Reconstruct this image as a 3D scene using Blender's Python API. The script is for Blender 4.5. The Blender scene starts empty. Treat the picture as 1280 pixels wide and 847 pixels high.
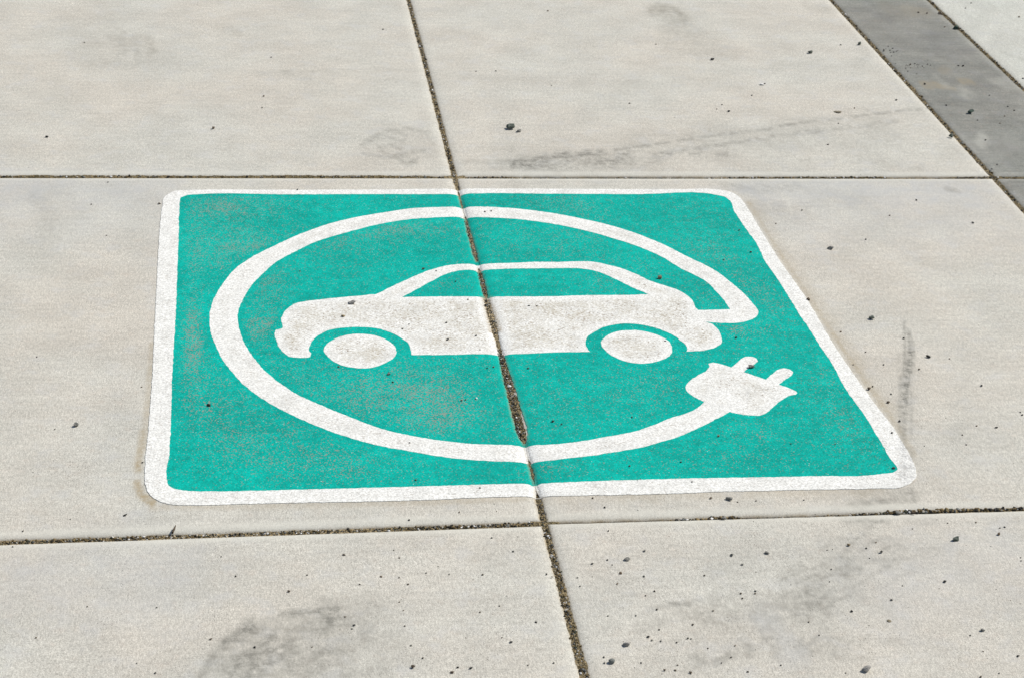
import bpy, math, random
import numpy as np
from mathutils import Matrix, Vector
from mathutils.geometry import delaunay_2d_cdt

scene = bpy.context.scene
random.seed(7); rng = np.random.default_rng(7)

# ---------------------------------------------------------------- camera
FOCAL = 2351.15            # pixels of a 1280 wide picture
R_, U_, W_ = Vector((0.989835, -0.130861, 0.055701)), Vector((0.011346, 0.463054, 0.886257)), Vector((0.141769, 0.876616, -0.459832))
cam_d = bpy.data.cameras.new('camera'); cam = bpy.data.objects.new('camera', cam_d)
scene.collection.objects.link(cam)
cam_d.sensor_fit = 'HORIZONTAL'; cam_d.sensor_width = 36.0; cam_d.lens = FOCAL*36.0/1280.0
cam_d.clip_start = 0.05; cam_d.clip_end = 2000.0
cam.matrix_world = Matrix(((R_.x, U_.x, -W_.x, 0.0), (R_.y, U_.y, -W_.y, 0.0), (R_.z, U_.z, -W_.z, 1.5), (0, 0, 0, 1)))
cam_d.dof.use_dof = True; cam_d.dof.focus_distance = 3.15; cam_d.dof.aperture_fstop = 16.0
scene.camera = cam

# ---------------------------------------------------------------- daylight
SUN_EL, SUN_AZ = math.radians(50.0), math.radians(72.0)      # azimuth clockwise from +Y
world = bpy.data.worlds.new('World'); scene.world = world; world.use_nodes = True
wn = world.node_tree.nodes; wl = world.node_tree.links; wn.clear()
sky = wn.new('ShaderNodeTexSky'); sky.sky_type = 'NISHITA'; sky.sun_disc = False
sky.sun_elevation = SUN_EL; sky.sun_rotation = SUN_AZ; sky.air_density = 1.0; sky.dust_density = 1.2; sky.ozone_density = 1.0
bg = wn.new('ShaderNodeBackground'); bg.inputs['Strength'].default_value = 0.09
wo = wn.new('ShaderNodeOutputWorld'); wl.new(sky.outputs[0], bg.inputs[0]); wl.new(bg.outputs[0], wo.inputs[0])
sun_d = bpy.data.lights.new('sun', 'SUN'); sun_d.energy = 4.4; sun_d.angle = math.radians(0.5); sun_d.color = (1.0, 0.96, 0.89)
sun = bpy.data.objects.new('sun', sun_d); scene.collection.objects.link(sun)
sv = Vector((math.sin(SUN_AZ)*math.cos(SUN_EL), math.cos(SUN_AZ)*math.cos(SUN_EL), math.sin(SUN_EL)))
sun.rotation_euler = sv.to_track_quat('Z', 'Y').to_euler(); sun.location = sv*20
scene.view_settings.view_transform = 'Standard'; scene.view_settings.look = 'None'
scene.view_settings.gamma = 1.0; scene.view_settings.use_curve_mapping = False
scene.view_settings.exposure = 0.0

# measured layout, metres on the ground plane (x right, y away from the viewer)
BORDER_OUT = [(-0.0846,3.5136),(-0.1278,3.5106),(-0.1431,3.4934),(-0.1503,3.4734),(-0.1523,3.4389),(-0.1535,3.3338),(-0.1527,3.1988),(-0.1506,3.0319),(-0.1481,2.8445),(-0.1461,2.6725),(-0.1468,2.5283),(-0.1472,2.4463),(-0.1453,2.4123),(-0.1384,2.3842),(-0.1247,2.3645),(-0.1043,2.3528),(-0.0812,2.3501),(0.0054,2.3501),(0.0927,2.3496),(0.2039,2.3486),(0.2782,2.3497),(0.3293,2.3519),(0.3955,2.3524),(0.4742,2.3513),(0.5046,2.3511),(0.5897,2.3502),(0.7327,2.3526),(0.8583,2.3519),(0.9693,2.3512),(0.9951,2.3518),(1.0183,2.3637),(1.0346,2.3836),(1.0408,2.4041),(1.0446,2.4434),(1.046,2.509),(1.0382,2.6245),(1.0296,2.8143),(1.0297,3.0186),(1.0228,3.1665),(1.0212,3.316),(1.0207,3.4303),(1.0182,3.4715),(1.0045,3.5029),(0.9856,3.5135),(0.9011,3.5167),(0.8164,3.5167),(0.6163,3.5188),(0.5086,3.5198),(0.4056,3.5188),(0.287,3.5157),(0.0543,3.5136)]
BORDER_IN = [(-0.0842,3.4904),(-0.1077,3.4854),(-0.1183,3.4734),(-0.1188,3.4585),(-0.1177,3.2875),(-0.116,3.113),(-0.1147,2.9917),(-0.1149,2.8437),(-0.1147,2.7384),(-0.1127,2.6071),(-0.1127,2.4972),(-0.1147,2.4335),(-0.1115,2.4053),(-0.0996,2.3936),(-0.082,2.3884),(-0.0528,2.3861),(0.0645,2.3856),(0.2066,2.3863),(0.3423,2.3873),(0.4003,2.3883),(0.4738,2.3881),(0.511,2.3894),(0.5977,2.3916),(0.7421,2.3915),(0.869,2.3903),(0.9821,2.3916),(1.0031,2.3967),(1.0124,2.4053),(1.0104,2.4295),(1.0102,2.4913),(1.0092,2.5752),(1.0037,2.6599),(1.006,2.7522),(1.0032,2.8152),(1.0023,2.8662),(0.9997,2.9372),(0.9974,3.0701),(0.9936,3.1759),(0.9963,3.2495),(0.9926,3.3162),(0.9894,3.405),(0.9924,3.4612),(0.986,3.4788),(0.9672,3.4893),(0.8113,3.4905),(0.6125,3.4928),(0.5057,3.4959),(0.4069,3.4909),(0.2853,3.491),(0.0936,3.4902)]
CAR = [(0.1143,2.8133),(0.1109,2.8247),(0.1139,2.8473),(0.1209,2.8655),(0.1323,2.8839),(0.1502,2.8999),(0.1743,2.9073),(0.2003,2.9082),(0.2219,2.9063),(0.247,2.8929),(0.267,2.8713),(0.2802,2.8478),(0.2829,2.8293),(0.283,2.8044),(0.339,2.8029),(0.3936,2.8038),(0.4176,2.8032),(0.4483,2.8028),(0.4825,2.8033),(0.5214,2.806),(0.5914,2.8065),(0.5893,2.8136),(0.5888,2.8372),(0.595,2.861),(0.6096,2.88),(0.6285,2.8967),(0.651,2.9075),(0.6748,2.9114),(0.6971,2.9075),(0.7113,2.9017),(0.7302,2.8879),(0.7476,2.8674),(0.7589,2.8443),(0.764,2.8245),(0.7628,2.8105),(0.76,2.804),(0.7908,2.807),(0.8179,2.8203),(0.8297,2.8341),(0.8344,2.8538),(0.8337,2.8884),(0.8296,2.9061),(0.8179,2.9151),(0.817,2.9599),(0.8144,2.966),(0.8139,2.9965),(0.8081,3.0213),(0.7959,3.0434),(0.7769,3.0608),(0.7528,3.0822),(0.7256,3.1181),(0.7116,3.1332),(0.6857,3.152),(0.6588,3.1665),(0.6298,3.1691),(0.588,3.1674),(0.5394,3.1674),(0.5025,3.164),(0.4832,3.1631),(0.4565,3.1618),(0.4253,3.1622),(0.4035,3.1608),(0.3789,3.1545),(0.3437,3.1346),(0.3053,3.1009),(0.2676,3.0653),(0.2377,3.0344),(0.2348,3.0352),(0.2166,3.0315),(0.1827,3.026),(0.1378,3.0168),(0.111,3.0098),(0.0976,3.0051),(0.0828,2.9881),(0.0748,2.9735),(0.0696,2.9566),(0.0669,2.9374),(0.0691,2.9206),(0.0677,2.9065),(0.0569,2.9011),(0.0548,2.8904),(0.0562,2.8671),(0.0599,2.8418),(0.0668,2.8213),(0.0747,2.8045),(0.085,2.8007),(0.1016,2.7989),(0.1118,2.8013)]
WINDOW = [(0.2846,3.0237),(0.3182,3.0607),(0.3494,3.0948),(0.3703,3.1161),(0.3906,3.1295),(0.4151,3.1357),(0.4271,3.1361),(0.4547,3.1368),(0.48,3.1381),(0.4992,3.139),(0.5596,3.1398),(0.6008,3.1403),(0.6343,3.1371),(0.661,3.1228),(0.6851,3.095),(0.7041,3.0676),(0.737,3.027),(0.6961,3.0251),(0.6251,3.0253),(0.554,3.0224),(0.5131,3.0221),(0.4653,3.0225),(0.4074,3.0241),(0.3727,3.0247),(0.315,3.0242)]
PLUG = [(0.752,2.6273),(0.7381,2.6446),(0.7313,2.6602),(0.7304,2.6756),(0.7371,2.691),(0.7546,2.7114),(0.7838,2.7407),(0.7875,2.7478),(0.7887,2.7586),(0.7977,2.763),(0.8056,2.7592),(0.8258,2.7442),(0.8395,2.7608),(0.8522,2.7768),(0.8608,2.7828),(0.8714,2.7826),(0.8778,2.7761),(0.8778,2.7688),(0.8715,2.7581),(0.8561,2.7423),(0.8436,2.7272),(0.858,2.7147),(0.8744,2.7001),(0.8903,2.718),(0.905,2.7337),(0.9172,2.7398),(0.9265,2.7349),(0.9289,2.7241),(0.9221,2.7118),(0.9079,2.6981),(0.8929,2.681),(0.9072,2.6695),(0.9162,2.6578),(0.9161,2.6526),(0.9112,2.6459),(0.902,2.6438),(0.8893,2.6347),(0.8725,2.6167),(0.853,2.594),(0.838,2.5813),(0.8273,2.5791),(0.8145,2.5815),(0.7989,2.5866),(0.7862,2.593)]
FWHEEL = [(0.1361,2.8218),(0.1414,2.8466),(0.155,2.8647),(0.1749,2.8782),(0.1945,2.8824),(0.2222,2.878),(0.2407,2.8649),(0.2541,2.8438),(0.2584,2.8208),(0.2553,2.8029),(0.2432,2.7831),(0.2253,2.7672),(0.1998,2.7591),(0.1792,2.7628),(0.159,2.7743),(0.1434,2.7969)]
RWHEEL = [(0.6153,2.8394),(0.6253,2.8589),(0.6417,2.8756),(0.6647,2.8842),(0.6864,2.8849),(0.7089,2.8757),(0.725,2.8622),(0.7369,2.842),(0.7376,2.8195),(0.731,2.7948),(0.7127,2.7761),(0.6893,2.7643),(0.6681,2.7627),(0.6439,2.7726),(0.6266,2.7921),(0.6183,2.8115)]
CABLE = [(0.7906,2.6583),(0.8089,2.6138),(0.7862,2.593),(0.7665,2.5772),(0.7359,2.5524),(0.6969,2.5252),(0.6728,2.5113),(0.6441,2.4977),(0.6159,2.485),(0.5829,2.4765),(0.5397,2.466),(0.4908,2.4571),(0.4587,2.4518),(0.3963,2.4525),(0.3504,2.4584),(0.2992,2.4723),(0.2541,2.4891),(0.215,2.5044),(0.1705,2.5286),(0.1253,2.5612),(0.0858,2.5971),(0.055,2.6302),(0.0239,2.6704),(-0.0015,2.7146),(-0.0176,2.7527),(-0.0341,2.7986),(-0.0443,2.8419),(-0.0513,2.8762),(-0.0563,2.9326),(-0.0541,2.9905),(-0.0457,3.0421),(-0.0318,3.0909),(-0.0102,3.1495),(0.0194,3.1967),(0.0686,3.254),(0.1271,3.3132),(0.1869,3.3581),(0.2788,3.4001),(0.3399,3.4205),(0.3884,3.4253),(0.4811,3.427),(0.5407,3.4188),(0.618,3.3937),(0.6741,3.3649),(0.7284,3.3296),(0.7722,3.2892),(0.8045,3.2514),(0.8433,3.1913),(0.8839,3.1283),(0.9047,3.0701),(0.9167,3.0256),(0.9237,2.9851),(0.9254,2.9504),(0.9122,2.9279),(0.8922,2.9147),(0.8179,2.9151),(0.8025,2.9196),(0.8114,2.96),(0.8756,2.9629),(0.8734,2.9984),(0.8673,3.0327),(0.8575,3.0773),(0.8201,3.138),(0.7924,3.1919),(0.761,3.2315),(0.7248,3.2661),(0.6759,3.3042),(0.6176,3.3381),(0.5532,3.3627),(0.4828,3.3747),(0.3915,3.3762),(0.3355,3.3687),(0.2751,3.348),(0.2036,3.3079),(0.1444,3.2669),(0.0976,3.2179),(0.0632,3.1744),(0.0367,3.1233),(0.0146,3.0695),(0.0018,3.0211),(-0.0078,2.9661),(-0.0073,2.9277),(-0.0023,2.8824),(0.0058,2.8406),(0.0204,2.7936),(0.038,2.7511),(0.0632,2.7059),(0.0881,2.6717),(0.1222,2.6377),(0.165,2.5995),(0.2187,2.5569),(0.2642,2.5344),(0.3038,2.52),(0.3467,2.5086),(0.3902,2.5033),(0.4723,2.5008),(0.5146,2.5066),(0.5651,2.5203),(0.6266,2.5401),(0.6562,2.5576),(0.6869,2.5784),(0.7014,2.5844),(0.7411,2.6127),(0.752,2.6273)]
GAP = [(3.5479,0.4347,0.4425),(3.5333,0.4375,0.44),(3.5229,0.4375,0.4389),(3.5064,0.4368,0.4404),(3.4778,0.4367,0.4403),(3.4535,0.4367,0.4404),(3.4335,0.4373,0.4403),(3.4256,0.4383,0.4391),(3.4098,0.4382,0.4389),(3.3941,0.4383,0.4391),(3.3824,0.4381,0.4413),(3.3516,0.4371,0.4406),(3.3114,0.4355,0.4408),(3.2838,0.4358,0.4416),(3.2471,0.4354,0.4422),(3.211,0.4347,0.443),(3.1896,0.4363,0.4416),(3.1808,0.4377,0.4401)]
GAP2 = [(3.1532,0.4375,0.4396),(3.1441,0.4365,0.4407),(3.1166,0.4357,0.4416),(3.0902,0.4354,0.4427),(3.0628,0.4356,0.4426),(3.037,0.4356,0.4416),(3.0201,0.4352,0.4387),(3.004,0.4344,0.4376),(2.9856,0.4343,0.4403),(2.9593,0.4334,0.4414),(2.9356,0.4328,0.4419),(2.9127,0.4335,0.4414),(2.8865,0.4331,0.4409),(2.8612,0.4336,0.4403),(2.8389,0.4344,0.4401),(2.8198,0.4347,0.4395),(2.8053,0.434,0.4404),(2.7897,0.4332,0.4417),(2.7651,0.4323,0.4426),(2.7381,0.4313,0.4432),(2.7093,0.4309,0.444),(2.6836,0.4308,0.4451),(2.6551,0.4296,0.445),(2.6305,0.429,0.4451),(2.6078,0.4281,0.4459),(2.5876,0.4281,0.4466),(2.5693,0.4278,0.4471),(2.5541,0.4279,0.4467),(2.5391,0.4292,0.445),(2.5267,0.4313,0.4424),(2.5168,0.434,0.4399),(2.5119,0.4359,0.4387)]
GAP3 = [(2.5094,0.4368,0.4373),(2.4924,0.4366,0.4371),(2.4779,0.4361,0.4366),(2.4635,0.4357,0.4365),(2.4588,0.4351,0.4383),(2.4422,0.4345,0.4382),(2.4258,0.4342,0.4386),(2.4142,0.434,0.4388),(2.405,0.4347,0.4379),(2.4004,0.4357,0.4365),(2.3844,0.4352,0.4359),(2.3709,0.4347,0.4362),(2.3619,0.4334,0.4375),(2.353,0.4324,0.4382)]
JV = [(0.4396,4.8031),(0.441,4.5772),(0.4419,4.3604),(0.4411,4.1727),(0.4391,3.9757),(0.4381,3.6908),(0.4365,3.5945)]
JV2 = [(0.4397,3.5605),(0.4386,3.4296),(0.4364,3.3114),(0.4385,3.2103),(0.4367,3.0973),(0.4383,3.039),(0.4385,2.9742),(0.4361,2.8813),(0.4369,2.7897),(0.4377,2.6836),(0.4372,2.5876),(0.437,2.4592),(0.4366,2.3299),(0.4341,2.2491),(0.4342,2.1922),(0.4355,2.0948),(0.4324,1.9229)]
JT = [(-0.4782,3.5926),(-0.2259,3.5881),(0.2923,3.5866),(0.3915,3.585),(0.5587,3.5853),(0.8306,3.5858),(1.3552,3.5867),(1.5971,3.5898),(1.6814,3.5917)]
JBL = [(-0.3398,2.2721),(-0.1637,2.2718),(0.0158,2.278),(0.1992,2.28),(0.3868,2.2844),(0.4278,2.2814)]
JBR = [(0.4461,2.2849),(0.4817,2.2843),(0.5778,2.2852),(0.7002,2.2898),(0.7728,2.2859),(0.8717,2.286),(0.9729,2.2903),(1.0731,2.288),(1.1744,2.2863)]
JB1 = [(1.6095,4.8575),(1.6064,4.5788),(1.6084,4.4327),(1.6096,4.2489),(1.6121,4.0944),(1.6061,3.9372),(1.6073,3.8439),(1.6113,3.7924),(1.6091,3.7048),(1.6066,3.6266),(1.6094,3.5854),(1.6104,3.5266),(1.6122,3.4654),(1.615,3.4269)]
JB2 = [(1.8943,4.8707),(1.8946,4.7612),(1.8945,4.6334),(1.8912,4.4757),(1.8956,4.3601),(1.8929,4.2303),(1.8953,4.1423)]
PEBBLES = [
(-0.4022, 3.7933, 8.4, 6.1, 'k', 'tiny black pebble near the left end of the far cross joint, on its far side'),
(-0.0576, 3.8467, 8.3, 6.6, 'b', 'tiny dark brown pebble on the far left slab, straight above the teal square'),
(0.5921, 3.8536, 23.0, 13.2, 'G', 'large grey green stone with a smaller pale one at its side on the far slab'),
(0.6077, 3.837, 14.1, 9.9, 'g', 'pale grey pebble right beside the large grey green stone on the far slab'),
(1.1565, 4.3265, 9.9, 6.3, 'k', 'small black pebble alone in the middle of the far right slab'),
(1.2386, 4.1496, 13.4, 5.0, 'w', 'white flake on the far right slab, left of the flat brown oval chip'),
(1.1134, 3.9707, 6.4, 4.8, 'k', 'tiny dark pebble just above the dashed tyre print on the far right slab'),
(1.4243, 4.3855, 15.1, 12.1, 'G', 'dark green pointed pebble on the far slab, left of the dark concrete strip'),
(1.574, 4.4566, 12.7, 10.2, 'G', 'green pebble on the far slab right against the upper edge of the dark concrete strip'),
(1.373, 3.9682, 19.5, 7.1, 'f', 'flat brown oval chip lying on the far slab above the dashed tyre print'),
(1.5406, 4.0519, 6.4, 4.6, 'k', 'tiny dark pebble midway between the flat brown oval chip and the dark strip'),
(1.5933, 3.8113, 12.7, 10.9, 'G', 'dark pebble sitting in the joint at the left edge of the dark strip'),
(1.6931, 3.9643, 17.8, 15.0, 'E', 'dark green lumpy stone lying on the dark concrete strip'),
(1.7947, 4.2986, 6.8, 5.6, 'k', 'tiny dark pebble on the dark strip above the right tan stain'),
(1.6492, 4.1645, 5.8, 5.1, 'k', 'tiny dark pebble at the left end of the wider tan stain on the dark strip'),
(1.8802, 4.594, 19.1, 17.0, 'E', 'dark green stone sitting in the joint at the right edge of the dark strip'),
(1.8828, 4.7233, 14.1, 10.8, 'b', 'brown pebble in the joint right of the dark strip, beyond the green stone'),
(-0.2564, 2.5837, 9.9, 7.7, 'g', 'grey pebble alone on the slab left of the teal square'),
(-0.1588, 3.4432, 6.3, 5.0, 'b', 'tiny brown pebble touching the white border at its top left corner'),
(0.1931, 2.9951, 14.9, 7.7, 'p', 'pale grey stone lying on the bonnet of the white car symbol, the larger of two'),
(0.1743, 2.9469, 7.9, 5.9, 't', 'tan pebble on the bonnet of the white car symbol, just above the front wheel arch'),
(0.7703, 3.0901, 10.4, 7.8, 't', 'tan pebble on the teal paint just above the rear pillar of the car symbol'),
(0.8597, 2.7406, 11.2, 8.2, 'g', 'grey pebble touching the upper prong of the white plug symbol'),
(-0.0539, 2.6397, 8.4, 5.1, 'k', 'smooth black pebble on the teal paint near the left white border'),
(0.3334, 3.1383, 6.8, 5.0, 'b', 'small dark pebble at the upper edge of the windscreen pillar of the car symbol'),
(0.35, 2.8549, 6.1, 3.9, 'k', 'small black pebble on the white door of the car symbol, left of the joint'),
(0.2754, 2.8981, 4.7, 3.3, 'k', 'tiny black pebble on the white car just right of the front wheel arch'),
(0.239, 2.7346, 5.6, 4.2, 'g', 'tiny grey pebble on teal paint just below the front wheel symbol'),
(0.3757, 2.6483, 5.0, 3.9, 'w', 'tiny white pebble on the teal paint left of the wide gap in the joint'),
(0.4352, 2.6889, 7.4, 5.0, 'w', 'white pebble lying in the dark grit of the joint through the teal paint'),
(0.435, 2.7757, 7.4, 3.8, 'k', 'black pebble wedged in the joint just below the white sill of the car symbol'),
(0.4346, 3.0055, 5.2, 4.3, 'k', 'black pebble in the joint at the top of the white car door'),
(0.4317, 2.9898, 4.9, 4.0, 'k', 'black pebble in the joint on the white car door, lower of two'),
(0.4358, 3.2945, 5.6, 4.3, 'k', 'tiny black pebble in the joint between the white ring and the car roof'),
(0.4899, 2.5698, 5.9, 3.8, 'k', 'small dark pebble on plain teal paint right of the wide gap in the joint'),
(0.7498, 2.5144, 5.1, 3.6, 't', 'tiny tan pebble on the teal paint below the cable of the plug symbol'),
(0.859, 2.8496, 5.3, 3.9, 'k', 'tiny dark pebble on the teal paint behind the rear bumper of the car symbol'),
(1.0052, 2.4061, 5.8, 4.0, 'k', 'small black pebble in the lower right corner of the teal paint'),
(1.1399, 3.2181, 12.8, 7.8, 'g', 'grey pebble right of the upper half of the white right border'),
(1.0327, 2.998, 8.0, 5.9, 'b', 'brown pebble touching the outer edge of the right white border, about its middle'),
(1.1281, 2.9181, 11.9, 8.1, 'G', 'dark angular pebble on the right slab, left of the upper end of the tyre scuff'),
(1.1856, 2.7709, 8.9, 6.4, 'k', 'dark pointed pebble just right of the tyre scuff on the right slab'),
(1.0438, 2.6596, 6.7, 6.2, 'b', 'brown pebble by the right white border, upper of two left of the scuff'),
(1.0635, 2.6139, 6.9, 5.1, 'b', 'brown pebble between the right white border and the tyre scuff, the lower of two'),
(1.0627, 2.5518, 4.7, 3.7, 'k', 'tiny dark pebble at the left edge of the tyre scuff near its lower end'),
(1.2192, 2.5264, 5.2, 3.7, 'k', 'tiny dark pebble on the right slab well right of the tyre scuff lower end'),
(1.245, 2.6665, 4.9, 3.3, 'k', 'tiny dark pebble on the right slab, right of the middle of the tyre scuff'),
(1.4736, 3.3406, 6.2, 4.2, 'k', 'tiny dark pebble near the corner where the slab meets the dark strip'),
(0.7232, 2.3287, 10.8, 6.7, 'g', 'dark grey pebble just below the bottom white border, right of the joint'),
(0.6957, 2.334, 4.8, 3.1, 'b', 'small brown pebble just left of the dark grey pebble below the bottom white border'),
(-0.1699, 2.3258, 6.2, 3.9, 'k', 'dark pebble on the left slab between the teal square and the near left joint'),
(-0.0459, 2.0236, 3.8, 2.9, 'b', 'tiny brown pebble at the outer left edge of the round grey smear'),
(0.0106, 2.0028, 3.7, 3.1, 'k', 'tiny dark pebble inside the round grey smear at the lower left'),
(0.1421, 2.0437, 4.9, 3.4, 'k', 'small dark pebble at the right side of the round grey smear'),
(0.2124, 1.9478, 6.4, 5.0, 'b', 'brown pebble near the bottom edge, the left one of the row left of the joint'),
(0.2627, 1.9352, 5.8, 4.1, 'b', 'dark brown pebble near the bottom edge, middle of the row left of the joint'),
(0.2875, 1.9427, 4.8, 3.5, 'k', 'small dark pebble near the bottom edge, nearest the joint on its left side'),
(0.3467, 1.9952, 4.2, 3.4, 'k', 'tiny dark pebble beyond the row by the bottom edge, left of the joint'),
(0.0589, 2.1254, 5.0, 3.3, 'b', 'tiny brown pebble above the dark top streak of the round grey smear'),
(0.1378, 2.2104, 4.5, 3.2, 'b', 'tiny brown pebble just below the left part of the near cross joint'),
(0.5371, 2.1763, 10.2, 5.2, 'g', 'flat grey pebble on the near right slab, close to the joint'),
(0.5672, 2.1983, 4.8, 3.7, 'g', 'small grey pebble just behind the flat grey one on the near right slab'),
(0.4862, 2.1712, 4.3, 2.9, 'k', 'tiny dark pebble on the near right slab, between the joint and the flat grey pebble'),
(0.5221, 2.1452, 4.7, 2.7, 'b', 'tiny brown pebble just in front of the flat grey one on the near right slab'),
(0.4989, 1.9778, 10.0, 7.4, 'p', 'pale and dark rough stone on the near right slab, beyond the round grey one'),
(0.4734, 1.943, 8.4, 7.3, 'R', 'smooth round grey pebble near the bottom edge, just right of the joint'),
(0.6917, 2.1812, 5.7, 4.8, 'g', 'small round grey pebble on the near right slab, left of the darker one'),
(0.7443, 2.1843, 7.8, 5.8, 'g', 'dark grey pebble on the near right slab, midway between joint and gutter gravel'),
(0.701, 2.1581, 4.8, 3.4, 'g', 'tiny grey pebble in front of the small round grey one on the near right slab'),
(0.532, 1.996, 4.7, 3.0, 'k', 'small dark pebble behind the pale and dark rough stone, on its right'),
(0.5401, 1.9238, 4.2, 3.3, 'b', 'tiny brown pebble at the bottom edge, right of the round grey pebble'),
(0.5728, 1.9165, 5.0, 3.5, 'b', 'small brown pebble at the bottom edge, below the dark grey smear'),
(0.8715, 2.1988, 6.3, 4.0, 't', 'small tan pebble on the near right slab below the dark smudge at the joint'),
(0.9139, 2.1785, 7.0, 4.9, 'k', 'dark pebble on the near right slab, right of the small tan one'),
(1.0362, 2.2043, 11.1, 7.5, 'G', 'dark green angular stone on the near right slab, the biggest near the gravelly joint'),
(1.1069, 2.2163, 5.5, 4.5, 'b', 'small brown pebble on the near slab, right of the dark green angular stone'),
(0.9836, 2.1008, 5.9, 4.8, 'k', 'dark pebble on the near right slab, in front of the dark green angular stone'),
(0.8277, 2.038, 4.9, 3.5, 'k', 'small dark pebble in the middle of the near right slab, beside the mottled grey smear'),
(0.892, 2.0618, 4.0, 2.9, 'k', 'tiny dark pebble on the near right slab, right of the mottled grey smear'),
(0.8735, 2.0132, 6.1, 2.9, 'f', 'thin flat brown chip on the near right slab, behind the large rough stone'),
(0.997, 1.9833, 6.8, 4.8, 'g', 'grey pebble on the near right slab, right of the thin flat chip'),
(0.8084, 1.9053, 13.7, 9.5, 'p', 'large rough stone pale on top and black below, at the bottom edge on the right'),
(1.025, 1.9255, 4.1, 3.0, 'k', 'tiny dark pebble at the right edge of the picture on the near slab'),
(0.9575, 1.8848, 4.2, 3.4, 'b', 'tiny brown pebble at the bottom edge, right of the large rough stone'),
(0.7028, 2.2779, 7.8, 6.2, 'g', 'grey stone wedged at the thick end of the gravel in the near right joint'),
(0.9732, 2.2787, 10.8, 6.2, 'g', 'grey stone in the near right joint below the tyre scuff'),
(0.9944, 2.2782, 7.9, 5.1, 'b', 'brown grey stone in the near right joint, right of the stone below the tyre scuff')]
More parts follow.
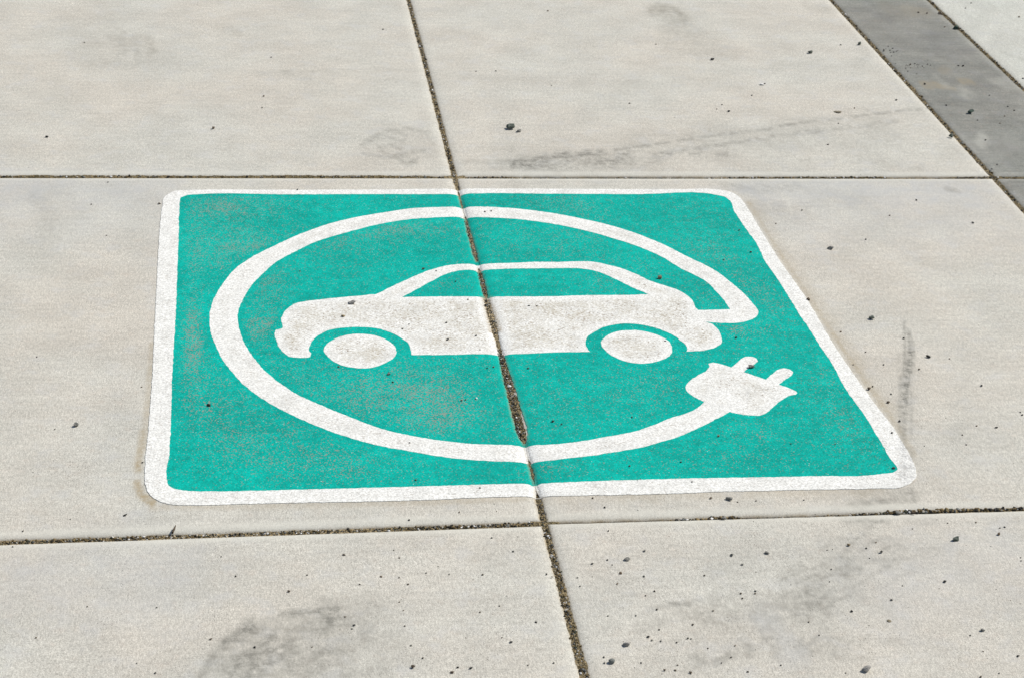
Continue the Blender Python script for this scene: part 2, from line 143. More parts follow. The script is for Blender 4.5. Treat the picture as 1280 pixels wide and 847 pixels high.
GRIT = [(1.1077,4.0148,3.7),(1.5222,4.4523,4.9),(1.2239,3.2634,4.1),(1.1641,2.8424,4.3),(1.1547,2.7279,3.9),(1.279,2.5659,4.0),(1.3926,3.4576,4.7),(0.5299,2.3162,3.6),(0.5164,2.3427,3.6),(1.1535,2.5059,2.9),(-0.1147,1.9566,3.0),(-0.1386,1.9787,2.3),(0.2218,2.1345,3.3),(0.1862,2.1545,3.3),(0.3276,2.1522,3.3),(0.2145,1.9957,3.2),(0.2441,2.7084,4.0),(0.5541,2.1366,3.4),(0.6407,2.1345,3.2),(0.9757,1.9751,2.8),(0.4651,1.9563,3.2),(0.4635,1.9436,3.1),(-0.3101,2.292,3.2),(-0.3201,2.2532,2.7),(-0.0132,2.1657,3.1),(-0.2697,2.0404,2.5),(-0.209,2.106,2.3),(-0.1175,2.0984,2.6),(-0.2466,2.3201,2.3),(-0.033,2.2144,2.5),(1.421,3.9966,3.7),(1.7865,4.0894,3.9),(1.0377,4.4425,4.0),(0.7251,4.1354,3.8),(0.8012,4.7013,5.4),(0.8898,4.0188,4.4),(1.0886,3.9858,3.7),(1.195,4.0776,4.5),(1.2467,4.1581,5.0),(1.2911,3.7674,4.3),(1.3533,3.8979,3.7),(1.3097,3.38,3.9),(1.1325,3.4071,3.9),(1.0607,3.3418,3.2),(1.0375,2.5145,3.9),(1.188,2.5333,3.1),(1.2791,2.5749,3.2),(1.2226,2.7652,3.1),(1.1492,2.4749,2.6),(1.0785,2.4739,2.6),(1.0969,2.7469,3.3),(1.0787,2.7931,3.4),(1.0563,2.8697,3.7),(1.0431,2.7484,2.8),(1.0773,2.6428,4.0),(1.0535,2.6699,3.5),(0.6769,2.3807,2.9),(0.8379,2.3237,2.7),(0.7634,2.3247,2.7),(0.7344,2.3226,2.4),(0.9811,2.2381,2.4),(1.0396,2.2509,2.4),(1.0839,2.2507,2.9),(1.1235,2.2358,3.1),(1.1153,2.234,2.6),(1.1176,2.1557,2.3),(1.1151,2.1476,2.3),(0.7664,1.9875,2.4),(0.9186,2.0955,2.3),(0.8275,2.1407,2.7),(0.8165,2.1106,2.3),(0.7603,2.0178,2.8),(0.6971,1.9257,2.7),(0.7793,1.9047,2.3),(0.9855,1.8916,2.5),(0.981,1.9397,2.2),(0.8921,2.1656,2.3),(0.8949,2.1904,3.3),(0.914,2.2051,2.6),(0.8355,2.1891,2.3),(0.7045,2.0931,3.3),(0.7025,2.0874,3.3),(0.6822,2.0885,3.3),(0.6817,2.0771,2.9),(0.634,2.0505,2.8),(0.5303,1.9076,2.1),(0.5251,2.0454,2.6),(0.5565,2.0575,3.3),(0.5506,2.0121,2.8),(0.5987,2.0203,3.5),(0.5855,1.9902,3.2),(0.5895,1.9892,2.8),(0.5475,1.9865,2.8),(0.536,1.9889,3.2),(0.5686,1.9826,2.8),(0.6077,1.9672,2.8),(0.6343,1.946,3.0),(0.6458,1.9712,2.6),(0.6188,1.9354,2.3),(0.5592,1.9337,2.7),(0.5538,1.923,3.1),(0.6493,1.9144,3.1),(0.5121,1.9416,2.5),(0.5242,2.2534,3.3),(0.4598,2.1386,2.5),(0.4241,2.1424,2.2),(0.4597,2.1174,2.9),(0.4172,2.149,2.9),(0.5128,2.1204,3.1),(0.5618,2.1006,3.1),(0.5474,2.0908,2.7),(0.3864,2.0374,3.2),(0.3967,1.9475,3.1),(0.3626,1.9452,2.7),(0.3779,2.2073,3.0),(0.4866,2.0465,2.6),(0.5098,2.1796,3.2),(0.5145,2.1674,2.3),(0.2493,2.1604,2.9),(0.211,2.1514,2.7),(0.2147,2.1992,2.7),(0.281,2.1555,2.9),(0.2083,2.2186,2.7),(0.1554,2.1379,2.6),(0.2064,2.0937,2.8),(0.2109,2.0743,2.4),(0.2096,2.0389,2.8),(0.1392,2.0364,3.0),(0.1315,2.0641,2.6),(0.3136,2.0642,3.2),(0.342,2.0774,2.8),(0.3362,2.0063,2.5),(0.2705,1.9456,3.3),(0.2273,1.968,3.1),(0.0851,1.9996,2.7),(0.0846,2.1636,2.9),(0.3515,2.2434,3.0),(0.2369,2.2959,3.0),(0.3119,2.3129,3.1),(-0.337,2.8135,3.2),(-0.2889,2.5762,2.7),(-0.1516,2.4711,3.1),(-0.2517,3.2952,3.0),(-0.2891,3.442,3.4),(-0.2632,3.5519,3.5),(-0.1624,2.706,3.1),(-0.3668,4.4077,4.2),(0.0485,3.976,4.3),(0.075,4.3141,4.2),(0.3576,4.5338,5.2),(0.0531,4.0497,5.4),(0.6054,4.2322,4.6),(0.5569,4.2281,3.8),(0.1582,2.7637,4.0),(0.4175,2.756,3.5),(0.4753,2.7487,3.8),(0.4062,2.7521,3.2),(0.2556,2.5135,2.5),(0.2554,2.4029,3.9),(0.3501,2.3767,2.9),(0.589,2.4298,3.7),(0.5032,2.5617,3.1),(0.6213,2.5793,3.4),(0.9333,2.4831,2.6),(0.8613,2.487,2.8),(0.6717,2.4384,3.2),(0.9766,3.3075,4.4),(0.9746,3.2045,4.3),(0.9126,3.1708,3.7),(0.3579,2.6455,3.4),(0.3511,2.6433,3.1),(0.2398,2.7401,3.7),(0.3559,3.1294,3.0),(0.1056,3.133,2.9),(0.5092,2.9825,4.3),(0.5237,2.9822,3.2),(0.3542,2.9198,3.9),(0.4006,2.8686,3.9),(0.4024,3.0103,3.5),(0.3878,3.0847,3.5),(0.2877,2.9152,3.4),(0.7303,2.8413,3.6),(0.1129,3.5111,4.2),(0.4793,3.3999,4.5),(0.4926,3.4038,3.5),(0.4017,2.8182,2.7),(1.8915,4.2159,4.4),(1.6956,3.9229,3.7),(1.7722,3.9499,4.1),(1.8101,3.9872,4.5),(1.8043,4.0137,4.2),(1.6689,3.7974,4.7),(1.7428,3.9031,3.7),(1.6422,3.6528,4.2),(1.6209,3.6276,3.5),(1.8221,4.7311,6.1),(1.845,4.7251,5.6),(1.9721,4.7762,4.8),(2.0055,4.8242,4.4),(2.0988,4.7044,5.7),(1.9187,4.2108,5.1),(1.8547,4.6097,5.1),(1.6534,4.0191,4.9),(1.7831,4.3013,4.8),(1.638,4.3986,3.4),(1.6342,4.4271,2.6),(1.6621,4.4142,3.1),(1.6315,4.371,3.7),(1.653,4.4294,4.2),(1.6462,4.4002,4.7),(1.6261,4.4184,4.2),(1.6561,4.4071,4.0),(1.6405,4.4124,4.7),(1.6244,4.4114,4.8),(1.6467,4.446,3.5),(1.6739,4.3138,3.9),(1.6686,4.2987,2.3),(1.6537,4.2397,2.8),(1.6494,4.3042,3.0),(1.6385,4.2787,3.2),(1.6232,4.3137,3.4),(1.706,4.3109,4.0),(1.656,4.3028,3.7),(1.7111,4.3033,3.1),(1.6599,4.3059,3.7),(1.6445,4.2991,2.1),(1.7186,4.344,2.2),(1.6731,4.3127,2.3),(1.6369,4.2574,3.7),(1.6869,4.2848,2.1),(1.6609,4.3103,3.8),(1.6871,4.2957,4.0),(1.6529,4.2841,3.2),(1.673,4.2896,2.8),(1.6511,4.2995,2.1),(1.6769,4.3058,3.9),(1.6809,4.3048,2.9)]
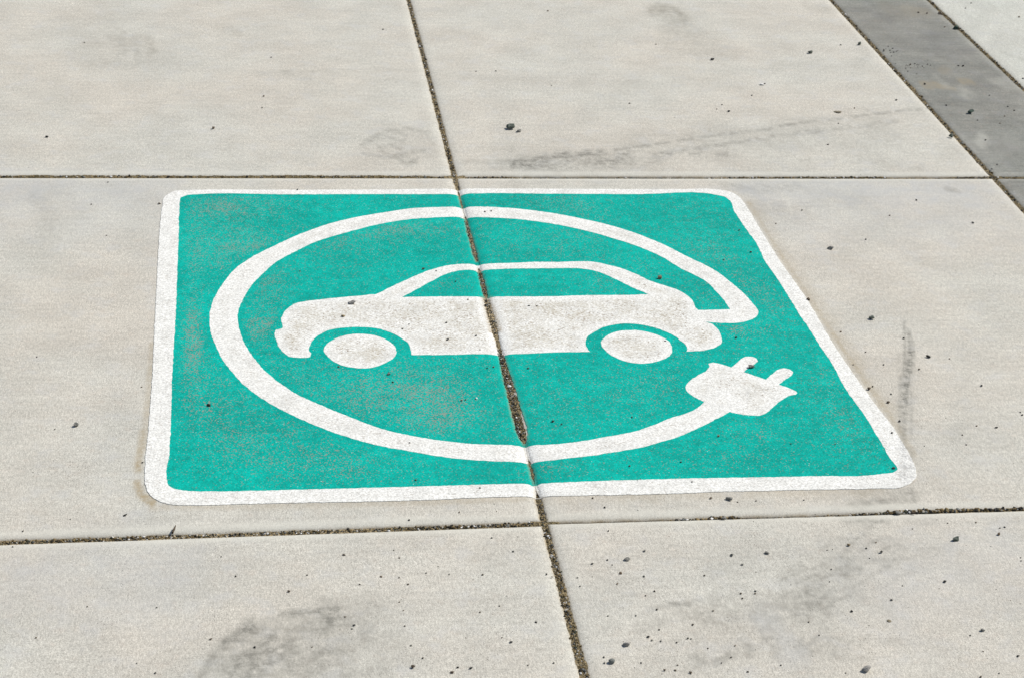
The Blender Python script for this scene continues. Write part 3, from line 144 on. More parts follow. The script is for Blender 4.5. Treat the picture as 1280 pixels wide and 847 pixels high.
STAINS = [('g',0.1,0.017,0.0535,[(-0.2984,4.4457),(-0.2651,4.423),(-0.2315,4.436)]),('g',0.12,0.0112,0.0349,[(-0.2813,4.4463),(-0.2731,4.318)]),('g',0.13,0.0112,0.0348,[(-0.2467,4.4355),(-0.2351,4.2965)]),('b',0.22,0.0113,0.0352,[(-0.2121,4.4248),(-0.2078,4.3603)]),('g',0.08,0.0558,0.1721,[(-0.3188,4.3742),(-0.1855,4.3093)]),('b',0.14,0.0098,0.0309,[(-0.0526,4.5464),(-0.0232,4.5289),(0.0022,4.4866)]),('g',0.07,0.0077,0.0251,[(-0.4667,4.5865),(-0.4094,4.5952)]),('g',0.1,0.0065,0.0193,[(0.0416,4.2038),(0.1122,4.2166),(0.1717,4.2126)]),('g',0.1,0.0111,0.0327,[(0.1025,4.1998),(0.1571,4.1684)]),('g',0.06,0.0057,0.0168,[(0.1721,4.2237),(0.3386,4.2392),(0.4717,4.2371)]),('g',0.05,0.0077,0.0222,[(0.4695,4.2147),(0.7298,4.1601)]),('b',0.06,0.0471,0.1544,[(-0.3505,4.7473),(-0.337,4.5541)]),('g',0.2,0.0055,0.015,[(0.2563,3.7561),(0.2874,3.8121),(0.3246,3.8456),(0.3577,3.8222)]),('g',0.2,0.0054,0.0143,[(0.2587,3.7107),(0.2831,3.6974),(0.3298,3.6888),(0.3648,3.6624)]),('g',0.2,0.0055,0.0146,[(0.2933,3.7472),(0.3183,3.7612),(0.3371,3.7385)]),('g',0.2,0.0054,0.0144,[(0.2983,3.72),(0.3166,3.6932),(0.3448,3.7068),(0.3878,3.7297)]),('g',0.2,0.0056,0.0153,[(0.3555,3.8604),(0.3807,3.8463),(0.4075,3.8323)]),('g',0.2,0.0055,0.0149,[(0.2752,3.7839),(0.3041,3.8028),(0.3494,3.7846)]),('g',0.2,0.0054,0.0141,[(0.3311,3.6622),(0.351,3.6579),(0.3697,3.6801)]),('g',0.08,0.0378,0.1011,[(0.27,3.7562),(0.3902,3.7572)]),('b',0.22,0.011,0.0345,[(1.0785,4.7303),(1.1398,4.7536),(1.1544,4.6791)]),('b',0.12,0.0261,0.0814,[(1.0985,4.6903),(1.1428,4.6652)]),('g',0.08,0.0297,0.0901,[(1.103,4.5778),(1.1709,4.4844)]),('b',0.07,0.0376,0.1122,[(1.0948,4.4693),(1.1984,4.4232)]),('g',0.07,0.017,0.0475,[(0.7619,3.9147),(0.8474,4.0442),(0.9303,4.1814)]),('g',0.05,0.0117,0.0335,[(0.7851,4.1231),(0.8563,4.2472)]),('g',0.3,0.0104,0.027,[(0.5732,3.6457),(0.6307,3.6771),(0.6941,3.6955),(0.7575,3.7096)]),('g',0.34,0.007,0.0181,[(0.618,3.6726),(0.6774,3.7),(0.7775,3.7235)]),('g',0.28,0.0068,0.0177,[(0.5658,3.6413),(0.6024,3.6591)]),('g',0.22,0.0086,0.0223,[(0.5999,3.6414),(0.7049,3.6552),(0.8323,3.6873)]),('g',0.18,0.0121,0.0312,[(0.6499,3.6328),(0.808,3.6512),(0.8804,3.665)]),('g',0.11,0.0395,0.103,[(0.5676,3.6545),(0.8924,3.7243),(1.4478,3.884)]),('g',0.25,0.0034,0.0088,[(0.8019,3.732),(0.8376,3.7434)]),('g',0.25,0.0034,0.0089,[(0.8515,3.7509),(0.8876,3.7624)]),('g',0.25,0.0034,0.009,[(0.8999,3.7701),(0.9364,3.7817)]),('g',0.25,0.0034,0.0091,[(0.9548,3.7919),(0.9917,3.8037)]),('g',0.25,0.0035,0.0092,[(1.0075,3.8092),(1.0448,3.8211)]),('g',0.25,0.0035,0.0092,[(1.0547,3.8241),(1.0924,3.8362)]),('g',0.25,0.0035,0.0093,[(1.0999,3.8368),(1.1379,3.8489)]),('g',0.25,0.0035,0.0094,[(1.1504,3.8545),(1.1888,3.8668)]),('g',0.25,0.0036,0.0095,[(1.2116,3.8825),(1.2506,3.895)]),('g',0.25,0.0036,0.0096,[(1.2641,3.9032),(1.3036,3.9159)]),('g',0.25,0.0036,0.0097,[(1.3375,3.9219),(1.3775,3.9348)]),('g',0.25,0.0037,0.0098,[(1.4011,3.9433),(1.4416,3.9563)]),('g',0.25,0.0037,0.0099,[(1.4608,3.9623),(1.5017,3.9754)]),('g',0.25,0.0037,0.01,[(1.5164,3.9788),(1.5578,3.9921)]),('g',0.25,0.0037,0.0101,[(1.5669,3.9901),(1.6086,4.0035)]),('g',0.18,0.0043,0.011,[(0.8768,3.7081),(0.8935,3.7036),(0.9186,3.7222)]),('g',0.18,0.0043,0.0111,[(0.9254,3.7292),(0.9422,3.7247),(0.9677,3.7435)]),('g',0.18,0.0043,0.0113,[(0.9759,3.7482),(0.9928,3.7437),(1.0187,3.7626)]),('g',0.18,0.0044,0.0114,[(1.027,3.7674),(1.044,3.7629),(1.0703,3.782)]),('g',0.18,0.0044,0.0115,[(1.0775,3.7821),(1.0946,3.7775),(1.1212,3.7969)]),('g',0.18,0.0044,0.0116,[(1.1377,3.8042),(1.1549,3.7996),(1.182,3.8192)]),('g',0.18,0.0045,0.0117,[(1.2025,3.8267),(1.2197,3.822),(1.2473,3.8419)]),('g',0.18,0.0045,0.0119,[(1.2643,3.8494),(1.2817,3.8447),(1.3098,3.8648)]),('g',0.18,0.0045,0.012,[(1.3294,3.8675),(1.3468,3.8628),(1.3754,3.8831)]),('g',0.18,0.0046,0.0121,[(1.3979,3.8884),(1.4154,3.8836),(1.4446,3.9041)]),('g',0.18,0.0046,0.0122,[(1.4541,3.9043),(1.4717,3.8994),(1.5013,3.9202)]),('g',0.26,0.0042,0.011,[(0.8067,3.7099),(0.8274,3.7078),(0.8313,3.7193)]),('g',0.26,0.0043,0.0111,[(0.9025,3.7129),(0.9233,3.7107),(0.9275,3.7223)]),('g',0.26,0.0043,0.0111,[(0.9642,3.711),(0.985,3.7088),(0.9894,3.7204)]),('g',0.26,0.0043,0.0111,[(1.0243,3.7091),(1.0452,3.7069),(1.0497,3.7185)]),('g',0.14,0.0043,0.011,[(1.1989,3.678),(1.2222,3.6713),(1.2291,3.6897)]),('g',0.14,0.0043,0.011,[(1.2578,3.683),(1.2811,3.6762),(1.2883,3.6946)]),('g',0.14,0.0043,0.011,[(1.308,3.6695),(1.3312,3.6628),(1.3386,3.6811)]),('g',0.14,0.0044,0.011,[(1.3595,3.6606),(1.3827,3.6539),(1.3903,3.6722)]),('g',0.14,0.0044,0.0109,[(1.3892,3.6516),(1.4124,3.6449),(1.4201,3.6632)]),('g',0.14,0.0044,0.0109,[(1.4373,3.6382),(1.4604,3.6315),(1.4683,3.6497)]),('g',0.16,0.0051,0.0133,[(0.4562,3.6628),(0.5687,3.6634)]),('g',0.12,0.0136,0.0351,[(0.4958,3.6235),(0.5841,3.6502)]),('g',0.07,0.0105,0.0301,[(1.507,4.2819),(1.5621,4.3611)]),('b',0.1,0.0136,0.0424,[(1.526,4.7777),(1.5705,4.7378)]),('g',0.06,0.0253,0.0746,[(1.324,4.4272),(1.3839,4.4168)]),('c',0.3,0.0311,0.0807,[(-0.4703,3.5214),(-0.1598,3.5213)]),('g',0.1,0.015,0.0381,[(-0.4014,3.4736),(-0.3694,3.4191),(-0.3524,3.3216)]),('g',0.1,0.0108,0.0278,[(-0.3735,3.5053),(-0.3316,3.4814)]),('g',0.06,0.0236,0.0586,[(-0.3716,3.4462),(-0.3661,3.2078)]),('c',0.14,0.0606,0.1537,[(-0.4596,3.4195),(-0.1718,3.4183)]),('t',0.55,0.006,0.0119,[(-0.1553,2.5629),(-0.1581,2.4564)]),('t',0.75,0.0058,0.011,[(-0.1574,2.4134),(-0.1503,2.3821),(-0.1334,2.3618)]),('t',0.3,0.0051,0.0105,[(-0.1513,2.8557),(-0.151,2.5145)]),('t',0.25,0.0059,0.0109,[(-0.1329,2.3488),(0.1096,2.3424),(0.419,2.3487)]),('t',0.3,0.0066,0.0137,[(1.0305,3.4461),(1.0321,3.1838),(1.0407,2.8317),(1.0544,2.5292),(1.0538,2.4537)]),('t',0.16,0.0135,0.0291,[(1.0407,3.4461),(1.0416,3.1836),(1.0495,2.8315),(1.0598,2.5291)]),('t',0.18,0.0086,0.0157,[(0.4431,2.3476),(0.7129,2.3472),(0.965,2.3478)]),('t',0.15,0.0045,0.0083,[(-0.3391,2.2691),(0.4214,2.2811)]),('c',0.35,0.0279,0.0681,[(1.0539,3.5127),(1.5749,3.5039)]),('g',0.16,0.0086,0.0213,[(0.999,3.534),(1.0711,3.5127),(1.1631,3.534)]),('g',0.12,0.0151,0.0364,[(1.05,3.4297),(1.1098,3.4011),(1.1384,3.4131)]),('g',0.08,0.024,0.0579,[(1.1548,3.4416),(1.2806,3.462)]),('b',0.2,0.0071,0.0172,[(1.4803,3.5169),(1.4982,3.5126)]),('w',0.5,0.0025,0.0061,[(1.1178,3.4749),(1.1087,3.3971)]),('c',0.2,0.0677,0.1604,[(1.0378,3.3814),(1.5457,3.3788)]),('k',0.35,0.0023,0.0048,[(1.1866,2.9091),(1.15,2.7927),(1.1202,2.7059)]),('k',0.45,0.0037,0.0074,[(1.1853,2.8776),(1.1505,2.763),(1.1213,2.6917),(1.0859,2.5964)]),('k',0.38,0.0035,0.0071,[(1.1795,2.8374),(1.1611,2.7775),(1.1362,2.7198)]),('k',0.3,0.0047,0.0093,[(1.1587,2.7925),(1.1245,2.7058),(1.0888,2.6098),(1.0526,2.4987)]),('k',0.25,0.003,0.0059,[(1.1146,2.7061),(1.0511,2.5191)]),('k',0.22,0.0022,0.0042,[(1.1146,2.6499),(1.0645,2.4983)]),('k',0.14,0.0138,0.0271,[(1.1447,2.7632),(1.0605,2.5188)]),('k',0.34,0.0029,0.0053,[(1.055,2.5062),(1.0284,2.4206),(1.0143,2.3736)]),('k',0.25,0.0021,0.0039,[(1.0538,2.519),(1.0067,2.3739)]),('k',0.22,0.0018,0.0032,[(1.0547,2.4685),(1.0154,2.3457),(1.0058,2.3051)]),('k',0.14,0.0128,0.0234,[(1.0481,2.4688),(1.0032,2.3165)]),('g',0.22,0.0056,0.01,[(0.9052,2.3095),(0.9351,2.3127),(0.9651,2.3159)]),('g',0.16,0.0075,0.0134,[(0.9599,2.3116),(1.0235,2.3315)]),('g',0.1,0.0126,0.0228,[(0.9343,2.3308),(1.0756,2.371)]),('g',0.08,0.0082,0.0155,[(1.135,2.5033),(1.2219,2.5919)]),('g',0.06,0.02,0.0356,[(0.8845,2.333),(1.0145,2.3047)]),('g',0.36,0.0053,0.0091,[(0.0475,2.0759),(0.0773,2.0779),(0.1204,2.0828)]),('g',0.2,0.0074,0.0126,[(0.0239,2.0592),(0.0612,2.0733),(0.1202,2.0792)]),('g',0.26,0.0062,0.0102,[(-0.0564,1.9474),(-0.0467,1.9851),(-0.0234,2.0248),(0.0112,2.0545)]),('g',0.16,0.0289,0.0479,[(-0.0182,1.97),(0.0335,2.0095),(0.117,2.0134)]),('g',0.14,0.0214,0.0362,[(0.1196,2.0665),(0.1628,2.0732)]),('g',0.22,0.0083,0.014,[(-0.0264,2.0129),(0.008,2.0547)]),('g',0.2,0.0123,0.0201,[(0.0534,1.9793),(0.0632,1.9619)]),('g',0.18,0.0061,0.0099,[(0.1234,1.9368),(0.1752,1.9453)]),('g',0.14,0.0105,0.0174,[(0.1588,2.011),(0.2015,2.0174)]),('g',0.14,0.0083,0.0137,[(0.0849,1.9945),(0.1157,1.9876)]),('g',0.14,0.0121,0.0198,[(-0.0384,1.9628),(0.0019,1.944)]),('c',0.2,0.0538,0.0955,[(-0.2875,2.1806),(-0.0941,2.1708)]),('g',0.04,0.015,0.0265,[(-0.2447,2.1784),(-0.1788,2.1468)]),('g',0.2,0.0167,0.0278,[(-0.008,1.9727),(0.0444,2.035),(0.1083,2.0527)]),('g',0.14,0.0244,0.0396,[(0.0221,1.9428),(0.1141,1.9539)]),('g',0.16,0.0148,0.0245,[(0.1394,2.0385),(0.1536,2.0113)]),('g',0.12,0.0166,0.0269,[(0.1659,1.9592),(0.1979,1.9709)]),('g',0.22,0.005,0.0083,[(0.5462,2.0562),(0.5762,2.0714),(0.6021,2.0662)]),('g',0.32,0.0038,0.0063,[(0.5752,2.0724),(0.6003,2.0682)]),('g',0.2,0.0056,0.0093,[(0.6037,2.0737),(0.6437,2.0753)]),('g',0.14,0.0088,0.0145,[(0.5269,2.0261),(0.5807,2.0451),(0.6186,2.0393)]),('g',0.12,0.0065,0.0107,[(0.5181,2.0086),(0.5604,2.0279)]),('g',0.14,0.0246,0.0404,[(0.6075,2.0399),(0.7481,2.0603)]),('g',0.1,0.0332,0.0541,[(0.6364,2.0201),(0.7604,2.0224)]),('k',0.24,0.0065,0.0104,[(0.6586,1.9828),(0.6681,1.9682),(0.6617,1.951)]),('k',0.16,0.0097,0.0155,[(0.6414,1.9574),(0.6718,1.9609)]),('g',0.3,0.0064,0.0101,[(0.5829,1.9487),(0.5956,1.9376),(0.5685,1.9222)]),('g',0.32,0.0059,0.0094,[(0.6094,1.9368),(0.637,1.9525)]),('g',0.2,0.0075,0.012,[(0.5801,1.9557),(0.5965,1.9513)]),('g',0.22,0.0098,0.0157,[(0.6956,1.9808),(0.6967,1.9595)]),('c',0.3,0.022,0.0354,[(0.7049,2.0254),(0.716,1.9619)]),('k',0.26,0.0049,0.0086,[(0.9109,2.2543),(0.9257,2.2623),(0.9508,2.2633)]),('k',0.18,0.0049,0.0086,[(0.8842,2.2642),(0.9148,2.2671)]),('k',0.12,0.0062,0.0108,[(0.9761,2.2643),(1.0176,2.2581)]),('g',0.1,0.0304,0.0515,[(0.9132,2.222),(0.7645,2.0784)]),('g',0.14,0.0082,0.014,[(0.8672,2.1824),(0.8406,2.1331)]),('g',0.16,0.007,0.0117,[(0.8283,2.1598),(0.8093,2.1347),(0.7795,2.0911)]),('g',0.14,0.0092,0.0152,[(0.8384,2.0938),(0.8516,2.0796)]),('g',0.13,0.0104,0.0175,[(0.7629,2.137),(0.7447,2.1123)]),('g',0.14,0.007,0.0119,[(0.7761,2.1423),(0.791,2.1536)]),('g',0.14,0.007,0.0117,[(0.8674,2.1317),(0.847,2.1228)]),('g',0.12,0.008,0.0133,[(0.777,2.1029),(0.81,2.076)]),('g',0.1,0.0158,0.0259,[(0.7835,2.0641),(0.7431,2.0418)]),('g',0.1,0.0143,0.0242,[(0.9119,2.1597),(0.948,2.1785)]),('g',0.14,0.0047,0.0078,[(0.912,2.1116),(0.9454,2.1338)]),('g',0.1,0.0114,0.0186,[(0.8555,2.0546),(0.881,2.0438)]),('g',0.16,0.0044,0.007,[(0.8464,1.9705),(0.8745,1.9707)]),('g',0.14,0.0065,0.0103,[(0.7462,1.9514),(0.7871,1.9403)]),('g',0.12,0.0109,0.0173,[(0.7387,1.9641),(0.7868,1.9579)]),('g',0.12,0.0054,0.0085,[(0.7954,1.9312),(0.8251,1.9381)]),('g',0.14,0.0044,0.007,[(0.7545,1.981),(0.8045,1.98)]),('g',0.1,0.006,0.0102,[(0.9719,2.1773),(1.0269,2.1955)]),('g',0.06,0.0282,0.0483,[(0.6719,2.1716),(0.853,2.1831)]),('g',0.18094095276747252,0.0028,0.005,[(0.9064,2.2635),(0.917,2.2705),(0.927,2.2753)]),('g',0.2151572247023943,0.0028,0.0049,[(0.9207,2.2511),(0.9324,2.2587),(0.9434,2.264)]),('g',0.23577093373506802,0.0028,0.0049,[(0.8902,2.254),(0.904,2.2631),(0.9169,2.2693)]),('g',0.18340575194045744,0.0028,0.0049,[(0.9123,2.2417),(0.9201,2.2468),(0.9275,2.2503)]),('g',0.19683500495030126,0.0028,0.0048,[(0.8902,2.2194),(0.9009,2.2264),(0.9111,2.2312)]),('g',0.23971874405557012,0.0028,0.0048,[(0.911,2.2085),(0.9204,2.2145),(0.9291,2.2186)]),('g',0.14755990819294867,0.0028,0.0047,[(0.9282,2.1914),(0.9377,2.1975),(0.9467,2.2016)]),('g',0.23496508599837762,0.0028,0.0048,[(0.8748,2.2055),(0.8847,2.2119),(0.8939,2.2163)]),('g',0.17639847312163998,0.0028,0.0047,[(0.8872,2.194),(0.9002,2.2024),(0.9125,2.2082)]),('g',0.2134213030411981,0.0027,0.0047,[(0.9088,2.1814),(0.9201,2.1886),(0.9308,2.1936)]),('g',0.1321255570748046,0.0027,0.0047,[(0.881,2.1829),(0.89,2.1887),(0.8984,2.1926)]),('g',0.1428821298348439,0.0027,0.0046,[(0.9078,2.1497),(0.918,2.1561),(0.9275,2.1605)]),('g',0.17049067406957052,0.0027,0.0047,[(0.8268,2.1947),(0.8349,2.1999),(0.8425,2.2036)]),('g',0.14528522657213272,0.0027,0.0046,[(0.8781,2.1505),(0.8908,2.1585),(0.9027,2.164)]),('g',0.23871620370122068,0.0027,0.0046,[(0.8988,2.1364),(0.9068,2.1414),(0.9144,2.1448)]),('g',0.13081406075543162,0.0027,0.0046,[(0.8475,2.1544),(0.8553,2.1594),(0.8626,2.1628)]),('g',0.17438497256686186,0.0027,0.0045,[(0.8611,2.1366),(0.8706,2.1426),(0.8795,2.1467)]),('g',0.14193932589344221,0.0027,0.0045,[(0.8764,2.1207),(0.8888,2.1284),(0.9005,2.1338)]),('g',0.20873092677799815,0.0027,0.0046,[(0.8184,2.1548),(0.8268,2.1602),(0.8347,2.1639)]),('g',0.1924241057740132,0.0027,0.0045,[(0.8251,2.1326),(0.8375,2.1405),(0.8492,2.1459)]),('g',0.14860886312111793,0.0027,0.0045,[(0.8427,2.1253),(0.8556,2.1334),(0.8677,2.139)]),('g',0.15521224157816846,0.0027,0.0045,[(0.8605,2.1064),(0.8712,2.1131),(0.8814,2.1177)]),('g',0.22228798504102576,0.0027,0.0045,[(0.796,2.1402),(0.8064,2.1469),(0.8162,2.1515)]),('g',0.12198897516949861,0.0027,0.0045,[(0.8146,2.1218),(0.823,2.1271),(0.8309,2.1308)]),('g',0.18866033074831823,0.0027,0.0044,[(0.8468,2.099),(0.8562,2.1048),(0.865,2.1088)]),('g',0.2029465909498384,0.0027,0.0045,[(0.7846,2.1201),(0.7954,2.1271),(0.8057,2.1319)]),('g',0.229225494287138,0.0027,0.0045,[(0.8017,2.116),(0.809,2.1206),(0.8158,2.1238)]),('g',0.17786828672939886,0.0027,0.0044,[(0.8204,2.0996),(0.8312,2.1064),(0.8414,2.111)]),('g',0.18553144309023845,0.0026,0.0044,[(0.8334,2.0805),(0.841,2.0852),(0.8481,2.0884)]),('g',0.21519200113121806,0.0027,0.0045,[(0.7534,2.1225),(0.7645,2.1296),(0.7749,2.1345)]),('g',0.2245321510946413,0.0026,0.0044,[(0.7654,2.1084),(0.7775,2.1162),(0.789,2.1215)]),('g',0.1949952655991303,0.0026,0.0044,[(0.7865,2.0941),(0.7968,2.1006),(0.8065,2.1051)]),('g',0.19672851751647621,0.0026,0.0044,[(0.8048,2.084),(0.8124,2.0888),(0.8195,2.092)]),('g',0.20820457818581742,0.0026,0.0043,[(0.8212,2.0682),(0.8305,2.074),(0.8393,2.0779)]),('g',0.21002522127139386,0.0026,0.0044,[(0.739,2.1108),(0.7464,2.1156),(0.7535,2.1189)]),('g',0.17967006931896162,0.0026,0.0044,[(0.7703,2.0855),(0.7813,2.0924),(0.7916,2.0971)]),('g',0.15612391693283947,0.0026,0.0043,[(0.7936,2.0738),(0.8007,2.0783),(0.8074,2.0813)]),('g',0.1991988005611015,0.0026,0.0043,[(0.8002,2.0579),(0.8123,2.0655),(0.8238,2.0706)]),('g',0.1438206934638379,0.0026,0.0044,[(0.7254,2.0992),(0.736,2.1061),(0.7462,2.1108)]),('g',0.16613024194798837,0.0026,0.0044,[(0.7391,2.0802),(0.7509,2.0878),(0.7622,2.0929)]),('g',0.2204514740964647,0.0026,0.0043,[(0.756,2.0739),(0.7658,2.0801),(0.775,2.0843)]),('g',0.14029546926572564,0.0026,0.0043,[(0.7747,2.0549),(0.7832,2.0602),(0.7912,2.0638)]),('g',0.19508802698848424,0.0026,0.0043,[(0.7888,2.0465),(0.7981,2.0523),(0.8068,2.0562)]),('g',0.13153716453632458,0.0028,0.0045,[(0.6733,1.9627),(0.6834,1.9762),(0.6915,1.9864)]),('g',0.19820365058241513,0.0028,0.0045,[(0.6897,1.9581),(0.6998,1.9716),(0.708,1.9818)]),('g',0.10746792169565511,0.0028,0.0045,[(0.7081,1.9611),(0.7183,1.9746),(0.7266,1.9849)]),('g',0.18728290543523024,0.0028,0.0046,[(0.7267,1.9645),(0.737,1.9781),(0.7454,1.9883)]),('g',0.17086309290011997,0.0029,0.0046,[(0.744,1.9634),(0.7545,1.977),(0.763,1.9873)]),('g',0.13090303514099597,0.0028,0.0045,[(0.7599,1.9569),(0.7704,1.9704),(0.779,1.9807)]),('g',0.10191140148117062,0.0028,0.0045,[(0.7767,1.9536),(0.7873,1.9671),(0.7959,1.9773)]),('g',0.14548324137174973,0.0029,0.0046,[(0.7961,1.9594),(0.8069,1.973),(0.8156,1.9833)]),('g',0.1829668434459064,0.0029,0.0046,[(0.814,1.9596),(0.8248,1.9732),(0.8336,1.9835)]),('c',0.2,0.0587,0.0977,[(0.8814,2.0819),(1.0961,2.1506)]),('t',0.85,0.0082,0.0227,[(1.6492,4.1645),(1.6819,4.1652)]),('t',0.45,0.0061,0.017,[(1.68,4.1595),(1.713,4.1378)]),('t',0.85,0.0083,0.023,[(1.7517,4.1895),(1.7745,4.1901)]),('t',0.4,0.0084,0.0237,[(1.7242,4.2642),(1.7494,4.2707)]),('t',0.2,0.0184,0.057,[(1.75,4.7736),(1.8327,4.749)]),('t',0.2,0.0138,0.0426,[(1.7914,4.7613),(1.8509,4.7358)]),('g',0.14,0.0136,0.0417,[(1.6931,4.7361),(1.7165,4.6683)]),('g',0.12,0.0264,0.0779,[(1.7177,4.5355),(1.8493,4.4758)]),('g',0.1,0.0217,0.0632,[(1.7813,4.4045),(1.8425,4.4566)]),('k',0.12,0.0042,0.0117,[(1.8017,4.2253),(1.8877,4.2332)]),('k',0.12,0.0041,0.0114,[(1.7662,4.1558),(1.8676,4.1694)]),('k',0.1,0.0061,0.0166,[(1.7521,4.0613),(1.8786,4.1022)]),('w',0.25,0.0122,0.0335,[(1.7216,4.0881),(1.7416,4.1328)]),('w',0.3,0.0095,0.0245,[(1.6484,3.7777),(1.6721,3.8269)]),('w',0.2,0.0166,0.0457,[(1.8449,4.1746),(1.8961,4.1474)]),('w',0.2,0.0103,0.0288,[(1.6976,4.2227),(1.7023,4.177)]),('g',0.1,0.0188,0.048,[(1.5841,3.7294),(1.7148,3.7783)]),('w',0.25,0.0113,0.0289,[(1.6209,3.8761),(1.6052,3.6595)]),('w',0.15,0.0264,0.0673,[(1.6308,3.7297),(1.7148,3.7783)]),('g',0.1,0.0065,0.0187,[(1.9378,4.4219),(1.9768,4.355)]),('g',0.06,0.0092,0.0279,[(1.9179,4.5755),(2.0573,4.8014)]),('g',0.06,0.009,0.0268,[(1.9254,4.4466),(2.0763,4.7174)]),('g',0.05,0.0089,0.0262,[(1.9345,4.3845),(2.0796,4.6487)])]
WORN = [(0.55,0.014,0.232,-0.085,3.102),(0.7,0.016,0.089,-0.081,2.883),(0.8,0.034,0.066,0.037,2.91),(0.6,0.031,0.131,0.046,3.067),(0.7,0.093,0.037,0.288,3.317),(0.5,0.091,0.051,0.148,3.273),(0.5,0.093,0.055,-0.018,3.433),(0.35,0.091,0.148,-0.025,3.312),(0.6,0.076,0.13,-0.043,2.66),(0.5,0.085,0.072,0.031,2.508),(0.45,0.091,0.106,0.149,2.68),(0.75,0.072,0.107,0.28,2.676),(0.6,0.064,0.064,0.318,2.596),(0.45,0.073,0.046,0.15,2.444),(0.5,0.044,0.034,0.345,3.096),(0.55,0.054,0.205,0.894,3.087),(0.6,0.03,0.066,0.968,3.018),(0.5,0.02,0.043,0.866,2.891),(0.35,0.098,0.1,0.634,3.423),(0.5,0.037,0.023,0.457,2.443),(0.45,0.033,0.051,0.974,2.548),(0.4,0.035,0.083,0.986,2.682),(0.4,0.051,0.033,0.774,2.443),(0.3,0.06,0.068,0.673,3.09),(0.25,0.054,0.082,0.697,2.691),(0.25,0.159,0.133,0.553,2.641),(0.2,0.235,0.111,0.61,3.269),(0.7,0.011,0.085,-0.084,2.811),(0.6,0.029,0.034,-0.04,3.169),(0.7,0.033,0.029,-0.003,3.239),(0.45,0.033,0.03,0.821,2.527),(0.45,0.028,0.035,0.75,2.812)]
DIRTY = [(0.3,0.082,0.097,0.913,3.343),(0.35,0.098,0.057,0.541,3.456),(0.3,0.055,0.083,0.916,2.684),(0.35,0.062,0.028,0.48,2.431),(0.25,0.075,0.076,0.02,2.607),(0.25,0.092,0.076,-0.002,3.368),(0.35,0.04,0.101,0.986,2.521),(0.25,0.052,0.103,0.453,2.592)]

# ---------------------------------------------------------------- helpers
def tag(o, label=None, cat=None, group=None, kind=None):
    for k, v in (('label', label), ('category', cat), ('group', group), ('kind', kind)):
        if v: o[k] = v
    return o

def link(name, data=None, parent=None, loc=(0, 0, 0)):
    o = bpy.data.objects.new(name, data); scene.collection.objects.link(o)
    o.location = loc
    if parent: o.parent = parent
    return o

def mesh_from(name, V, faces, mat=None, smooth=True, attrs=None):
    """V (n,3); faces: (m,k) array or list of such arrays; attrs: name -> (n,4) point colours"""
    if not isinstance(faces, list): faces = [faces]
    me = bpy.data.meshes.new(name)
    V = np.asarray(V, np.float32)
    loops = np.concatenate([np.asarray(f, np.int32).ravel() for f in faces if len(f)])
    cnt = np.concatenate([np.full(len(f), np.asarray(f).shape[1], np.int32) for f in faces if len(f)])
    me.vertices.add(len(V)); me.vertices.foreach_set('co', V.ravel())
    me.loops.add(len(loops)); me.loops.foreach_set('vertex_index', loops)
    me.polygons.add(len(cnt))
    st = np.zeros(len(cnt), np.int32); st[1:] = np.cumsum(cnt)[:-1]
    me.polygons.foreach_set('loop_start', st); me.polygons.foreach_set('loop_total', cnt)
    me.polygons.foreach_set('use_smooth', np.full(len(cnt), bool(smooth)))
    if attrs:
        for k, a in attrs.items():
            at = me.attributes.new(k, 'FLOAT_COLOR', 'POINT')
            at.data.foreach_set('color', np.ascontiguousarray(a, np.float32).ravel())
    me.update(calc_edges=True); me.validate()
    if mat: me.materials.append(mat)
    return me

def hash2(ix, iy, s):
    n = (ix.astype(np.int64)*374761393 + iy.astype(np.int64)*668265263 + s*974634533) & 0x7fffffff
    n = ((n ^ (n >> 13))*1274126177) & 0x7fffffff
    return ((n ^ (n >> 16)) & 0xffff)/65535.0

def vnoise(x, y, s=0):
    ix, iy = np.floor(x), np.floor(y); fx, fy = x-ix, y-iy
    fx = fx*fx*(3-2*fx); fy = fy*fy*(3-2*fy)
    a, b, c, d = hash2(ix, iy, s), hash2(ix+1, iy, s), hash2(ix, iy+1, s), hash2(ix+1, iy+1, s)
    return (a+(b-a)*fx)*(1-fy) + (c+(d-c)*fx)*fy

def fbm(x, y, s=0, n=3):
    t, a, r = 0.0, 0.5, 0.0
    for i in range(n):
        t = t + a*vnoise(x*2**i, y*2**i, s+i); r += a; a *= 0.55
    return t/r

def sstep(a, b, x):
    t = np.clip((x-a)/(b-a), 0, 1); return t*t*(3-2*t)

